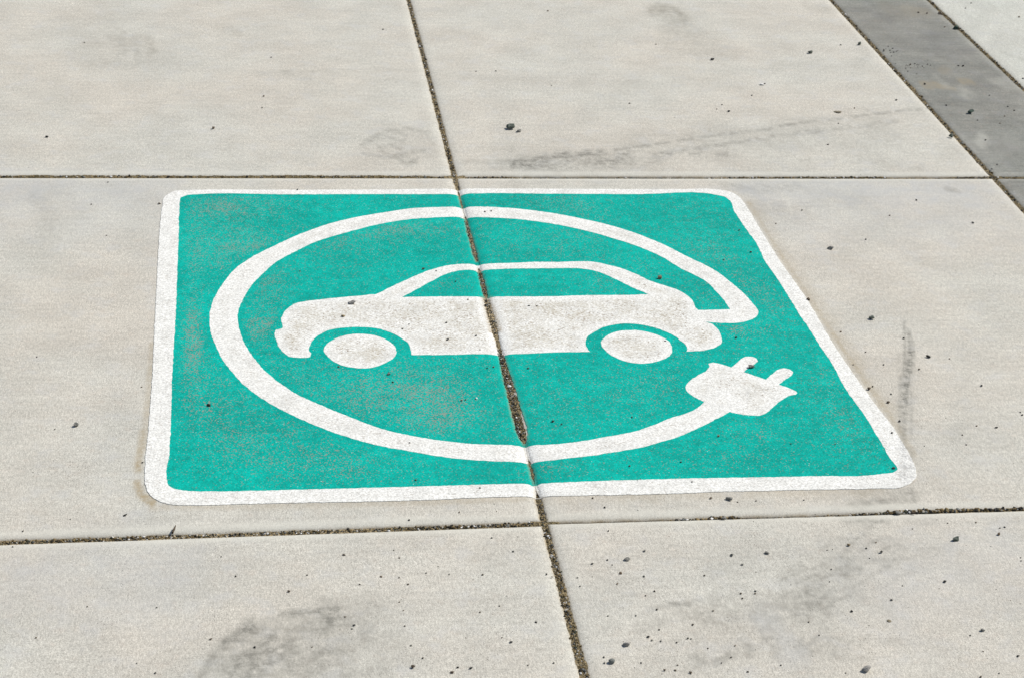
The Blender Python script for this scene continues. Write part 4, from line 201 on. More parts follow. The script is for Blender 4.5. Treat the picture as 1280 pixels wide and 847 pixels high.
# ---------------------------------------------------------------- node helpers
class NT:
    def __init__(self, name):
        self.m = bpy.data.materials.new(name); self.m.use_nodes = True
        self.t = self.m.node_tree; self.t.nodes.clear()
        self.out = self.t.nodes.new('ShaderNodeOutputMaterial'); self.b = self.t.nodes.new('ShaderNodeBsdfPrincipled')
        self.t.links.new(self.b.outputs[0], self.out.inputs[0])
        self.pos = self.t.nodes.new('ShaderNodeNewGeometry').outputs['Position']
    def put(self, sock, v):
        if hasattr(v, 'is_output'): self.t.links.new(v, sock)
        else: sock.default_value = v
    def math(self, op, a, b=0.0, c=None, clamp=False):
        n = self.t.nodes.new('ShaderNodeMath'); n.operation = op; n.use_clamp = clamp
        self.put(n.inputs[0], a); self.put(n.inputs[1], b)
        if c is not None: self.put(n.inputs[2], c)
        return n.outputs[0]
    def mul(self, a, b): return self.math('MULTIPLY', a, b)
    def add(self, a, b): return self.math('ADD', a, b)
    def scaled(self, sc, off=(0, 0, 0)):
        n = self.t.nodes.new('ShaderNodeMapping'); self.put(n.inputs[0], self.pos)
        n.inputs['Scale'].default_value = sc; n.inputs['Location'].default_value = off
        return n.outputs[0]
    def noise(self, scale, detail=3.0, rough=0.55, vec=None, out='Fac'):
        n = self.t.nodes.new('ShaderNodeTexNoise'); self.put(n.inputs['Vector'], vec if vec is not None else self.pos)
        n.inputs['Scale'].default_value = scale; n.inputs['Detail'].default_value = detail; n.inputs['Roughness'].default_value = rough
        return n.outputs[out]
    def voro(self, scale, vec=None, out='Distance', rand=1.0):
        n = self.t.nodes.new('ShaderNodeTexVoronoi'); self.put(n.inputs['Vector'], vec if vec is not None else self.pos)
        n.inputs['Scale'].default_value = scale; n.inputs['Randomness'].default_value = rand
        return n.outputs[out]
    def ss(self, v, lo, hi, a=0.0, b=1.0):
        n = self.t.nodes.new('ShaderNodeMapRange'); n.interpolation_type = 'SMOOTHSTEP'
        self.put(n.inputs[0], v); self.put(n.inputs[1], lo); self.put(n.inputs[2], hi); self.put(n.inputs[3], a); self.put(n.inputs[4], b)
        return n.outputs[0]
    def mix(self, f, a, b, kind='MIX'):
        n = self.t.nodes.new('ShaderNodeMix'); n.data_type = 'RGBA'; n.blend_type = kind
        self.put(n.inputs[0], f)
        for s, v in ((n.inputs[6], a), (n.inputs[7], b)):
            self.put(s, v if hasattr(v, 'is_output') else (*v, 1.0) if len(v) == 3 else v)
        return n.outputs[2]
    def gain(self, col, f):           # colour times scalar
        n = self.t.nodes.new('ShaderNodeVectorMath'); n.operation = 'SCALE'
        self.put(n.inputs[0], col); self.put(n.inputs['Scale'], f); return n.outputs[0]
    def attr(self, name):
        n = self.t.nodes.new('ShaderNodeAttribute'); n.attribute_name = name
        s = self.t.nodes.new('ShaderNodeSeparateColor'); self.t.links.new(n.outputs['Color'], s.inputs[0])
        return s.outputs[0], s.outputs[1], s.outputs[2], n.outputs['Alpha'], n.outputs['Color']
    def finish(self, col, rough=0.85, bump=None, dist=0.001, strength=1.0, spec=0.25):
        self.put(self.b.inputs['Base Color'], col); self.put(self.b.inputs['Roughness'], rough)
        self.b.inputs['Specular IOR Level'].default_value = spec
        if bump is not None:
            n = self.t.nodes.new('ShaderNodeBump'); n.inputs['Strength'].default_value = strength; n.inputs['Distance'].default_value = dist
            self.put(n.inputs['Height'], bump); self.t.links.new(n.outputs[0], self.b.inputs['Normal'])
        return self.m

def concrete(name, light, warm, streak_amt=0.06, streak_dir='x', stain=(0.185, 0.18, 0.155), mottle=0.07, tan=(0.35, 0.285, 0.18)):
    n = NT(name)
    r, g, b, a, _ = n.attr('wear')                      # grey scuff, tan dirt, paler tone along slab edges, cool film
    big = n.noise(2.3, 4, 0.6)
    col = n.mix(n.ss(big, 0.35, 0.65), light, warm)
    patch = n.noise(9.0, 5, 0.62)
    col = n.gain(col, n.ss(patch, 0.3, 0.7, 1-mottle, 1+mottle*0.8))
    if streak_dir == 'x': v1, v2 = n.scaled((5, 130, 1)), n.scaled((22, 420, 1))
    else: v1, v2 = n.scaled((90, 12, 1)), n.scaled((260, 30, 1))
    s1 = n.noise(1.0, 3, 0.6, v1); s2 = n.noise(1.0, 2, 0.6, v2)
    col = n.gain(col, n.ss(s1, 0.3, 0.7, 1-streak_amt*0.6, 1+streak_amt*0.6))
    col = n.gain(col, n.ss(s2, 0.25, 0.75, 1-streak_amt, 1+streak_amt*0.7))
    f1 = n.noise(520, 2, 0.6); f2 = n.noise(950, 1, 0.5); f0 = n.noise(1.0, 3, 0.65, n.scaled((150, 70, 1)))
    col = n.gain(col, n.ss(f1, 0.32, 0.68, 0.80, 1.17)); col = n.gain(col, n.ss(f2, 0.32, 0.68, 0.78, 1.17)); col = n.gain(col, n.ss(f0, 0.3, 0.7, 0.93, 1.06)); f3 = n.noise(1.0, 1, 0.5, n.scaled((380, 120, 1), (5, 3, 0))); col = n.gain(col, n.ss(f3, 0.3, 0.7, 0.90, 1.09))
    hue = n.noise(60, 3, 0.6); col = n.mix(n.ss(hue, 0.52, 0.75, 0, 0.10), col, (0.60, 0.44, 0.33)); col = n.mix(n.ss(n.noise(22, 4, 0.6), 0.5, 0.7, 0, 0.30), col, (0.50, 0.50, 0.485) if light[0] > 0.4 else (0.26, 0.26, 0.26))
    # pores and dark sand grains
    pv = n.voro(240); pc = n.noise(14, 3, 0.6)
    pore = n.mul(n.ss(pv, 0.10, 0.24, 1, 0), n.ss(pc, 0.40, 0.66, 0.22, 1))
    col = n.mix(n.mul(pore, 0.75), col, (0.14, 0.12, 0.10))
    # film, dirt, scuffs (amount from the surface, broken up by grain)
    col = n.mix(n.mul(a, n.ss(n.noise(26, 4, 0.6), 0.3, 0.7, 0.5, 1.0)), col, (0.43, 0.435, 0.43))
    col = n.mix(n.mul(g, n.ss(n.noise(110, 3, 0.65), 0.3, 0.65, 0.45, 1.0)), col, tan)
    grain = n.ss(n.add(n.add(n.mul(n.noise(60, 5, 0.7), 0.50), n.mul(f1, 0.36)), n.mul(s2, 0.14)), 0.39, 0.62, 0.10, 1.45)
    col = n.mix(n.math('MULTIPLY', r, grain, clamp=True), col, stain)
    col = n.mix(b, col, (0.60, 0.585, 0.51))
    h = n.add(n.mul(f1, 0.6), n.add(n.mul(s2, 0.35), n.mul(pore, -0.7)))
    return n.finish(col, 0.88, h, 0.0009, 0.55, 0.2)

M = {}
M['slab'] = concrete('pale_concrete', (0.53, 0.515, 0.453), (0.54, 0.505, 0.434))
M['strip'] = concrete('dark_concrete', (0.225, 0.229, 0.203), (0.25, 0.245, 0.215), 0.12, 'x', (0.13, 0.13, 0.135), 0.16, (0.265, 0.235, 0.175))
M['far'] = concrete('broomed_concrete', (0.53, 0.535, 0.475), (0.54, 0.535, 0.475), 0.05, 'y')

def paint(name, white):
    n = NT(name)
    worn, dirt, scuff, rim, _ = n.attr('wear')
    if white:
        col = n.mix(n.ss(n.noise(22, 5, 0.68), 0.44, 0.72), (0.80, 0.795, 0.75), (0.69, 0.685, 0.64))
        col = n.gain(col, n.ss(n.noise(380, 2, 0.6), 0.3, 0.7, 0.76, 1.15))
        col = n.gain(col, n.ss(n.noise(850, 1, 0.5), 0.25, 0.75, 0.84, 1.1))
        fleck = n.mul(n.ss(n.noise(300, 2, 0.6, n.scaled((0.75, 1.25, 1))), 0.55, 0.65), n.ss(n.noise(28, 4, 0.65), 0.35, 0.6, 0.35, 1.0))
        col = n.mix(n.math('MULTIPLY', fleck, n.math('MULTIPLY_ADD', dirt, 0.85, 0.42), clamp=True), col, (0.30, 0.25, 0.20))
        col = n.mix(n.math('MULTIPLY', dirt, n.ss(n.add(n.mul(n.noise(30, 4, 0.7), 0.45), n.mul(n.noise(260, 3, 0.65), 0.55)), 0.40, 0.62, 0.0, 0.62), clamp=True), col, (0.46, 0.42, 0.33))
        col = n.mix(n.mul(n.ss(n.voro(150), 0.08, 0.16, 1, 0), n.ss(n.noise(31, 2, 0.5), 0.5, 0.66, 0.1, 0.85)), col, (0.13, 0.09, 0.07))
        h = n.add(n.noise(330, 2, 0.6), n.mul(n.noise(120, 2, 0.6), 0.6))
    else:
        col = n.mix(n.ss(n.noise(6, 4, 0.6), 0.35, 0.65), (0.0004, 0.415, 0.335), (0.0004, 0.355, 0.288))
        col = n.gain(col, n.ss(n.noise(40, 4, 0.65), 0.3, 0.7, 0.86, 1.10))
        col = n.gain(col, n.ss(n.noise(420, 2, 0.6), 0.25, 0.75, 0.70, 1.24))
        # darker soil on the teal
        col = n.mix(n.math('MULTIPLY', dirt, n.ss(n.noise(85, 4, 0.7), 0.42, 0.66), clamp=True), col, (0.012, 0.20, 0.155))
        # paint rubbed off the high grains: beige specks that gather where the wear is
        nz = n.add(n.mul(n.noise(400, 1, 0.5), 0.90), n.mul(n.noise(90, 3, 0.6), 0.10))
        th = n.math('MULTIPLY_ADD', worn, -0.150, 0.690)
        speck = n.ss(nz, th, n.add(th, 0.02))
        col = n.mix(n.mul(speck, 0.85), col, (0.27, 0.28, 0.23))
        dk = n.mul(n.ss(n.noise(520, 2, 0.6, n.scaled((1, 1, 1), (3, 7, 1))), 0.60, 0.68), 0.62)
        col = n.mix(dk, col, (0.006, 0.12, 0.10))
        bead = n.mul(n.ss(n.voro(120, n.scaled((1, 1, 1), (1.3, 0.2, 0))), 0.07, 0.12, 1, 0), n.ss(n.noise(60, 1, 0.5), 0.48, 0.60))
        col = n.mix(n.mul(bead, 0.8), col, (0.55, 0.70, 0.66))
        h = n.add(n.noise(330, 2, 0.6), n.mul(speck, -0.5))
    col = n.mix(n.math('MULTIPLY', rim, n.ss(n.noise(240, 3, 0.6), 0.35, 0.6, 0.3, 1.0), clamp=True), col, (0.31, 0.235, 0.13))
    gr = n.ss(n.add(n.mul(n.noise(70, 4, 0.68), 0.5), n.mul(n.noise(430, 2, 0.6), 0.5)), 0.40, 0.60, 0.1, 1.4)
    col = n.mix(n.math('MULTIPLY', scuff, gr, clamp=True), col, (0.24, 0.24, 0.24))
    return n.finish(col, 0.9, h, 0.0008, 0.6, 0.1)
M['white'] = paint('white_thermoplastic', True); M['teal'] = paint('teal_thermoplastic', False)

def fill_mat():
    n = NT('joint_grit'); tone, _, _, _, _ = n.attr('wear')
    col = n.mix(n.ss(n.noise(35, 4, 0.7), 0.35, 0.65), (0.075, 0.062, 0.03), (0.175, 0.135, 0.07))
    col = n.mix(n.mul(tone, n.ss(n.noise(120, 3, 0.6), 0.25, 0.6, 0.5, 1)), col, (0.34, 0.27, 0.165))
    v = n.voro(420, out='Color'); s = n.t.nodes.new('ShaderNodeSeparateColor'); n.t.links.new(v, s.inputs[0])
    col = n.gain(col, n.ss(s.outputs[0], 0, 1, 0.45, 1.6))
    return n.finish(col, 0.95, n.voro(420), 0.003, 0.8, 0.15)
M['fill'] = fill_mat()

def grain_mat():
    n = NT('loose_grains'); *_, c = n.attr('grain')
    return n.finish(n.gain(c, n.ss(n.noise(700, 2, 0.6), 0.3, 0.7, 0.75, 1.2)), 0.9, n.noise(900, 2, 0.6), 0.0004, 0.6, 0.2)
M['grain'] = grain_mat()

def stone(name, c1, c2, sc=260):
    n = NT(name)
    col = n.mix(n.ss(n.noise(sc, 4, 0.65), 0.36, 0.64), c1, c2)
    col = n.gain(col, n.ss(n.noise(1500, 2, 0.6), 0.3, 0.7, 0.75, 1.2))
    return n.finish(col, 0.8, n.noise(900, 3, 0.6), 0.0006, 0.7, 0.3)
STONE = {'k': stone('basalt', (0.022, 0.022, 0.020), (0.05, 0.048, 0.043)), 'g': stone('grey_stone', (0.12, 0.12, 0.105), (0.26, 0.25, 0.225)),
 'G': stone('green_stone', (0.045, 0.06, 0.048), (0.15, 0.165, 0.135)), 'E': stone('dark_green_stone', (0.02, 0.04, 0.03), (0.075, 0.11, 0.085)),
 't': stone('tan_stone', (0.30, 0.235, 0.13), (0.17, 0.13, 0.08)), 'b': stone('brown_stone', (0.055, 0.04, 0.028), (0.13, 0.095, 0.06)),
 'p': stone('pale_stone', (0.36, 0.34, 0.31), (0.22, 0.21, 0.19)), 'f': stone('bark_chip', (0.14, 0.115, 0.075), (0.22, 0.19, 0.13)),
 'w': stone('quartz', (0.78, 0.77, 0.74), (0.66, 0.65, 0.62)), 'R': stone('rounded_stone', (0.16, 0.17, 0.155), (0.24, 0.24, 0.215))}

# ---------------------------------------------------------------- joints of the pavement (straight lines on the ground)
XJ = lambda y: 0.4276 + 0.0031*y                 # long joint through the marking
XB1, XB2 = 1.6098, 1.8940                        # both sides of the dark strip
YT = lambda x: 3.588 + 0*x                       # far cross joint
YBL = lambda x: 2.2766 + 0.0158*x                # near cross joint, left and right of the long joint
YBR = lambda x: 2.2835 + 0.0042*x
DV, WV = 0.0048, 0.023                           # depth and width of the tooled round along the long joints
DH, WH = 0.0080, 0.016                           # the same along cross joints
GV, GH = 0.0040, 0.0040                          # half gaps
def rnd(d, D, w):
    q = 1-np.clip(d/w, 0, 1); return -D*(1-np.sqrt(np.maximum(1-q*q, 0)))

# ---------------------------------------------------------------- stains on the concrete and scuffs across the paint
def stroke_field(x, y, pts, wx, wy, soft=1.0):
    P = np.array(pts)/np.array([wx, wy]); X, Y = x/wx, y/wy
    best = np.full(x.shape, 1e9)
    for (ax, ay), (bx, by) in zip(P[:-1], P[1:]):
        dx, dy = bx-ax, by-ay; L = dx*dx+dy*dy+1e-12
        t = np.clip(((X-ax)*dx+(Y-ay)*dy)/L, 0, 1)
        best = np.minimum(best, (X-ax-t*dx)**2+(Y-ay-t*dy)**2)
    return np.sqrt(best)

def stains(x, y):
    A = np.zeros((len(x), 4))
    wob = fbm(x*45, y*28, 11, 3); wob2 = fbm(x*14, y*9, 31, 3)
    for k, (kind, amt, wx, wy, pts) in enumerate(STAINS):
        P = np.array(pts); m = 2.2
        sel = (x > P[:, 0].min()-m*wx) & (x < P[:, 0].max()+m*wx) & (y > P[:, 1].min()-m*wy) & (y < P[:, 1].max()+m*wy)
        if not sel.any(): continue
        xs, ys = x[sel], y[sel]
        d = stroke_field(xs, ys, pts, wx, wy)
        small = wx < 0.008
        d = d + ((wob[sel]-0.5)*1.5 if not small else (wob[sel]-0.5)*0.8)
        f = 1-sstep(0.25, 1.45, d) if small else 1-sstep(0.0, 1.8, d)
        f = f*(0.45+1.1*wob2[sel] if not small else 0.7+0.6*wob2[sel])*amt*((0.85 if small else 1.15) if P[:, 1].max() < 2.25 and kind in 'gk' else 1.0)
        ch = {'g': 0, 'k': 0, 'b': 0, 't': 1, 'w': 2, 'c': 3}[kind]
        A[sel, ch] = 1-(1-A[sel, ch])*(1-np.clip(f*(1.45 if kind == 'k' else 1.5)*(0.55 if kind == 'w' else 1), 0, 0.95))
        if kind == 'b': A[sel, 1] = 1-(1-A[sel, 1])*(1-np.clip(f*0.6, 0, 0.9))
    return A

# ---------------------------------------------------------------- the setting
ground = link('ground', mesh_from('ground', [(-600, -600, -0.12), (600, -600, -0.12), (600, 900, -0.12), (-600, 900, -0.12)], np.array([[0, 1, 2, 3]]),
              stone('asphalt', (0.045, 0.045, 0.045), (0.06, 0.06, 0.058), 40), False))
tag(ground, 'dark asphalt ground around the concrete pavement', None, None, 'structure')
pavement = link('pavement', mesh_from('subbase', [(-4.3, -1.8, -0.06), (5.5, -1.8, -0.06), (5.5, 7.7, -0.06), (-4.3, 7.7, -0.06)], np.array([[0, 1, 2, 3]]), M['fill'], False))
tag(pavement, 'pale concrete pavement of large square slabs with gritty joints and a dark strip', None, None, 'structure')

def spaced(L, w, fine, a=0.0, b=None):
    """positions 0..L: close at both rims (tooled round), step fine between a and b, wide outside"""
    b = L if b is None else b
    rim = np.array([0, .0006, .0016, .003, .005, .0075, .011, .015, .020, .026, .032])*(w/0.028)
    mid = [rim[-1]]
    while mid[-1] < L-rim[-1]:
        p = mid[-1]; mid.append(p + (fine if a-0.001 <= p < b else 0.06))
    mid = np.array(mid[1:]); mid = mid[mid < L-rim[-1]-fine*0.3]
    return np.concatenate([rim, mid, (L-rim)[::-1]])

slab_count = 0
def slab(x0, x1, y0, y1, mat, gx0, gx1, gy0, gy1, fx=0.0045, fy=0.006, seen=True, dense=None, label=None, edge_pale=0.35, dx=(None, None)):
    """x0,x1: functions of y; y0,y1: functions of x (joint lines); g*: half gaps"""
    global slab_count
    slab_count += 1
    def corner(fxn, fyn, gx, gy):
        x, y = 0.0, 0.0
        for _ in range(4): y = float(fyn(x))+gy; x = float(fxn(y))+gx
        return np.array([x, y])
    A, B = corner(x0, y0, gx0, gy0), corner(x1, y0, -gx1, gy0)
    C, D = corner(x1, y1, -gx1, -gy1), corner(x0, y1, gx0, -gy1)
    W, H = B[0]-A[0], D[1]-A[1]
    if seen:
        xa, xb, ya, yb = dense if dense else (-9, 9, -9, 9)
        us = spaced(W, WV, fx, max(xa-A[0], 0), min(xb-A[0], W)); vs = spaced(H, WH, fy, max(ya-A[1], 0), min(yb-A[1], H))
    else:
        us = spaced(W, WV, 0.2); vs = spaced(H, WH, 0.2)
    nu, nv = len(us), len(vs)
    u, v = np.meshgrid(us/W, vs/H)
    P = (1-u)[..., None]*((1-v)[..., None]*A+v[..., None]*D) + u[..., None]*((1-v)[..., None]*B+v[..., None]*C)
    X, Y = P[..., 0].copy(), P[..., 1].copy()
    du0, du1, dv0, dv1 = u*W, (1-u)*W, v*H, (1-v)*H
    # slightly ragged rims
    rag = lambda s: (fbm(X*60+s, Y*60, s, 3)-0.5)*0.0026
    X += rag(3)*np.exp(-np.minimum(du0, du1)/0.004); Y += rag(9)*np.exp(-np.minimum(dv0, dv1)/0.004)
    z = np.minimum(rnd(np.minimum(du0, du1), DV, WV), rnd(np.minimum(dv0, dv1), DH, WH))
    z = z + (fbm(X*5, Y*5, 77, 2)-0.5)*0.0006*np.clip(np.minimum(np.minimum(du0, du1), np.minimum(dv0, dv1))/0.05, 0, 1)
    xs, ys, zs = X.ravel(), Y.ravel(), z.ravel()
    wear = stains(xs, ys) if seen else np.zeros((len(xs), 4))
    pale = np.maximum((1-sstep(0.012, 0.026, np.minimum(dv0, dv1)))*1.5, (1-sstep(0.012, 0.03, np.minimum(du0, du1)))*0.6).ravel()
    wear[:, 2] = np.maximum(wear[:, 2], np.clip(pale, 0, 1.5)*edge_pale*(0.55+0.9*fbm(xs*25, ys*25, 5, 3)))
    dirt = (1-sstep(0.0, 0.006, np.minimum(np.minimum(du0, du1), np.minimum(dv0, dv1)).ravel()))*0.75*(0.3+1.2*fbm(xs*70, ys*70, 6, 2))
    wear[:, 1] = np.maximum(wear[:, 1], np.clip(dirt, 0, 0.85)); wear[:, 2] *= 1-np.clip(dirt*1.6, 0, 1)
    idx = np.arange(nu*nv).reshape(nv, nu)
    q = np.stack([idx[:-1, :-1], idx[:-1, 1:], idx[1:, 1:], idx[1:, :-1]], -1).reshape(-1, 4)
    ring = np.concatenate([idx[0, :-1], idx[:-1, -1], idx[-1, :0:-1], idx[:0:-1, 0]])
    c = np.array([(A[0]+C[0])/2, (A[1]+C[1])/2, 0.0])
    V = np.stack([xs, ys, zs], -1)
    low = V[ring].copy(); low[:, 2] = -0.058
    k = len(V)+np.arange(len(ring)); nx = np.roll(np.arange(len(ring)), -1)
    wq = np.stack([ring, k, k[nx], ring[nx]], -1)
    lw = wear[ring].copy(); lw[:, 1] = 0.85; lw[:, 2] = 0
    me = mesh_from('concrete_slab', np.concatenate([V, low])-c, [q, wq], mat, True, {'wear': np.concatenate([wear, lw])})
    o = link('concrete_slab', me, pavement, c)
    if label: o['label'] = label
    return o

K = lambda v: (lambda t: v+0*t)
XL, XR2 = K(-0.730), K(3.06)
YN, YF = K(0.980), K(4.884)
S = M['slab']
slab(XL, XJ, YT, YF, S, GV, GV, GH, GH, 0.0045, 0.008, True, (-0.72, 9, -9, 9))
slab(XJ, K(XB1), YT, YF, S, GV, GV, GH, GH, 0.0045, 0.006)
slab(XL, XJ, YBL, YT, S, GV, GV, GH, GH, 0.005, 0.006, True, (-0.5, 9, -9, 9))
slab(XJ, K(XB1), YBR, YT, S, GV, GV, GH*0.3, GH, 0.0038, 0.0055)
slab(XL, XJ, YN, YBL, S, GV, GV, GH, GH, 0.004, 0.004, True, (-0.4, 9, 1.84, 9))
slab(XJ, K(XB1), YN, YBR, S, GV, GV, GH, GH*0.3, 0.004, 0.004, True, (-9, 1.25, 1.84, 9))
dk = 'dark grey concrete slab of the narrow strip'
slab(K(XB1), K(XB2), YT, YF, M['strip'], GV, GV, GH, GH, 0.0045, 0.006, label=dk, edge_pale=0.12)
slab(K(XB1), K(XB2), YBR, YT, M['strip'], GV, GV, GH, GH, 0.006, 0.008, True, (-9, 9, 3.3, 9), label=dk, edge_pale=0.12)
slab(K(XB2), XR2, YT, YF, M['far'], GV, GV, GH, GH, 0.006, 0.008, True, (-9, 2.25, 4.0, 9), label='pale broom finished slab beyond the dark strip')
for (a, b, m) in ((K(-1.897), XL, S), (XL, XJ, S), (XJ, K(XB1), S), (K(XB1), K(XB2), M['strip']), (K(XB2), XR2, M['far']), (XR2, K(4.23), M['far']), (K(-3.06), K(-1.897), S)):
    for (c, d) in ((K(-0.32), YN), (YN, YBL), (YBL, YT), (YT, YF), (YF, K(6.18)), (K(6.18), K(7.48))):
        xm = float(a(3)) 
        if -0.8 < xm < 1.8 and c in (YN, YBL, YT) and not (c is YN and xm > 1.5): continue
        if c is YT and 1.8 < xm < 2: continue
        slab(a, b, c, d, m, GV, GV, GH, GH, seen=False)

# ---------------------------------------------------------------- what lies in the joints
def filler(path_fn, t0, t1, vert, level, tone, half, step=0.0022):
    """strip of packed grit along a joint; level and tone are tables along the joint"""
    t = np.arange(t0, t1, step); s = np.linspace(-half, half, 17)
    T, Sg = np.meshgrid(t, s, indexing='ij')
    lv = np.interp(T, [p[0] for p in level], [p[1] for p in level]); tn = np.interp(T, [p[0] for p in tone], [p[1] for p in tone])
    c = path_fn(T)
    X, Y = (c+Sg, T) if vert else (T, c+Sg)
    Z = lv + (fbm(X*170, Y*170, 21, 3)-0.5)*0.0022 + (fbm(X*26, Y*26, 23, 2)-0.5)*0.0014
    n, m = T.shape; idx = np.arange(n*m).reshape(n, m)
    q = np.stack([idx[:-1, :-1], idx[1:, :-1], idx[1:, 1:], idx[:-1, 1:]], -1).reshape(-1, 4)
    if not vert: q = q[:, ::-1]
    tn = np.clip(tn*(0.6+0.8*fbm(X*40, Y*40, 29, 2)), 0, 1).ravel()
    V = np.stack([X.ravel(), Y.ravel(), Z.ravel()], -1)
    o = link('joint_grit', mesh_from('joint_grit', V, q, M['fill'], True, {'wear': np.stack([tn]*4, -1)}), pavement)
    o['kind'] = 'stuff'
    return o

LV = [(0, -0.0029), (1.9, -0.0028), (2.0, -0.0032), (2.12, -0.0032), (2.25, -0.0038), (2.345, -0.0041), (2.36, -0.0062), (2.40, -0.0062), (2.405, -0.0050), (2.455, -0.0047), (2.465, -0.0062), (2.51, -0.0062), (2.52, -0.0037), (2.54, -0.0021), (2.62, -0.0018), (2.70, -0.0022), (2.78, -0.0029), (2.83, -0.0038),
      (2.86, -0.0041), (2.90, -0.0026), (2.95, -0.0020), (3.0, -0.0023), (3.03, -0.0043), (3.045, -0.0037), (3.10, -0.0034), (3.14, -0.0045), (3.15, -0.0062), (3.18, -0.0062), (3.19, -0.0043), (3.22, -0.0035), (3.30, -0.0038), (3.38, -0.0045), (3.39, -0.0062), (3.43, -0.0062), (3.44, -0.0047), (3.50, -0.0047), (3.51, -0.0062), (3.54, -0.0062), (3.555, -0.0041), (3.59, -0.0031), (3.68, -0.0034), (4.0, -0.0035), (5, -0.0036), (8, -0.0039)]
TV = [(0, .25), (2.3, .3), (2.42, .15), (2.51, .15), (2.53, .10), (2.80, .12), (2.85, .35), (2.89, 1.0), (3.0, 1.0), (3.04, .2), (3.13, .4), (3.2, .55), (3.5, .6), (3.6, .45), (8, .45)]
LT = [(-5, -.0026), (0.36, -.0028), (0.43, -.006), (0.55, -.0044), (0.60, -.0070), (0.95, -.0072), (1.05, -.0045), (1.36, -.0040), (1.40, -.0062), (1.49, -.0068), (1.52, -.0042), (5, -.0042)]
TT = [(-5, .10), (0.4, .15), (0.56, .15), (0.62, .5), (1.0, .4), (1.1, .15), (1.36, .2), (1.42, .9), (1.48, .9), (1.53, .2), (5, .15)]
LBL = [(-5, -.0052), (0.44, -.0048)]; TBL = [(-5, .6), (-0.15, .6), (0.1, .75), (0.25, .4), (0.44, .35)]
LBR = [(0.44, -.0080), (0.50, -.0082), (0.58, -.0080), (0.66, -.0066), (0.70, -.0046), (0.728, -.0042), (0.735, -.0076), (0.84, -.0072), (0.93, -.0054), (1.0, -.0036), (1.1, -.0030), (1.2, -.0028), (1.6, -.003), (5, -.003)]; TBR = [(0.44, .7), (0.56, .5), (0.68, .25), (0.73, .2), (0.8, .5), (0.95, .35), (1.1, .3), (5, .3)]
filler(XJ, -0.3, 7.4, True, LV, TV, 0.022, 0.0026)
filler(K(XB1), -0.3, 7.4, True, [(0, -.0031), (8, -.0032)], [(0, .3), (8, .3)], 0.022, 0.004)
filler(K(XB2), -0.3, 7.4, True, [(0, -.0029), (8, -.0030)], [(0, .2), (8, .2)], 0.022, 0.004)
filler(YT, -3.0, 4.2, False, LT, TT, 0.014)
filler(YBL, -3.0, 0.44, False, LBL, TBL, 0.014)
filler(YBR, 0.434, 4.2, False, LBR, TBR, 0.014)
for yy in (YN, YF): filler(yy, -3.0, 4.2, False, [(-5, -.005), (5, -.005)], [(-5, .3), (5, .3)], 0.014, 0.008)
for xx in (XL, XR2): filler(xx, -0.3, 7.4, True, [(-5, -.007), (8, -.007)], [(-5, .3), (8, .3)], 0.02, 0.008)

ICO_V = []; ph = (1+5**0.5)/2
for a, b in ((-1, ph), (1, ph), (-1, -ph), (1, -ph)): ICO_V += [(a, b, 0)]
for a, b in ((-1, ph), (1, ph), (-1, -ph), (1, -ph)): ICO_V += [(0, a, b)]
for a, b in ((ph, -1), (ph, 1), (-ph, -1), (-ph, 1)): ICO_V += [(a, 0, b)]
ICO_V = np.array(ICO_V, float)/np.hypot(1, ph)
ICO_F = np.array([(0, 11, 5), (0, 5, 1), (0, 1, 7), (0, 7, 10), (0, 10, 11), (1, 5, 9), (5, 11, 4), (11, 10, 2), (10, 7, 6), (7, 1, 8),
                  (3, 9, 4), (3, 4, 2), (3, 2, 6), (3, 6, 8), (3, 8, 9), (4, 9, 5), (2, 4, 11), (6, 2, 10), (8, 6, 7), (9, 8, 1)])

def grains(name, items, parent=None):
    """items: (x, y, z of the centre, radius, colour)"""
    n = len(items); V = np.zeros((n, 12, 3)); C = np.ones((n, 12, 4))
    for i, (x, y, z, r, c) in enumerate(items):
        a = rng.uniform(0, 6.28); ca, sa = math.cos(a), math.sin(a)
        p = ICO_V*rng.uniform(0.7, 1.25, (12, 1))*np.array([1.15, 0.9, 0.75])
        p = np.stack([p[:, 0]*ca-p[:, 1]*sa, p[:, 0]*sa+p[:, 1]*ca, p[:, 2]], -1)
        V[i] = p*r+np.array([x, y, z]); C[i, :, :3] = c
    F = (ICO_F[None]+12*np.arange(n)[:, None, None]).reshape(-1, 3)
    o = link(name, mesh_from(name, V.reshape(-1, 3), F, M['grain'], False, {'grain': C.reshape(-1, 4)}), parent)
    o['kind'] = 'stuff'; return o

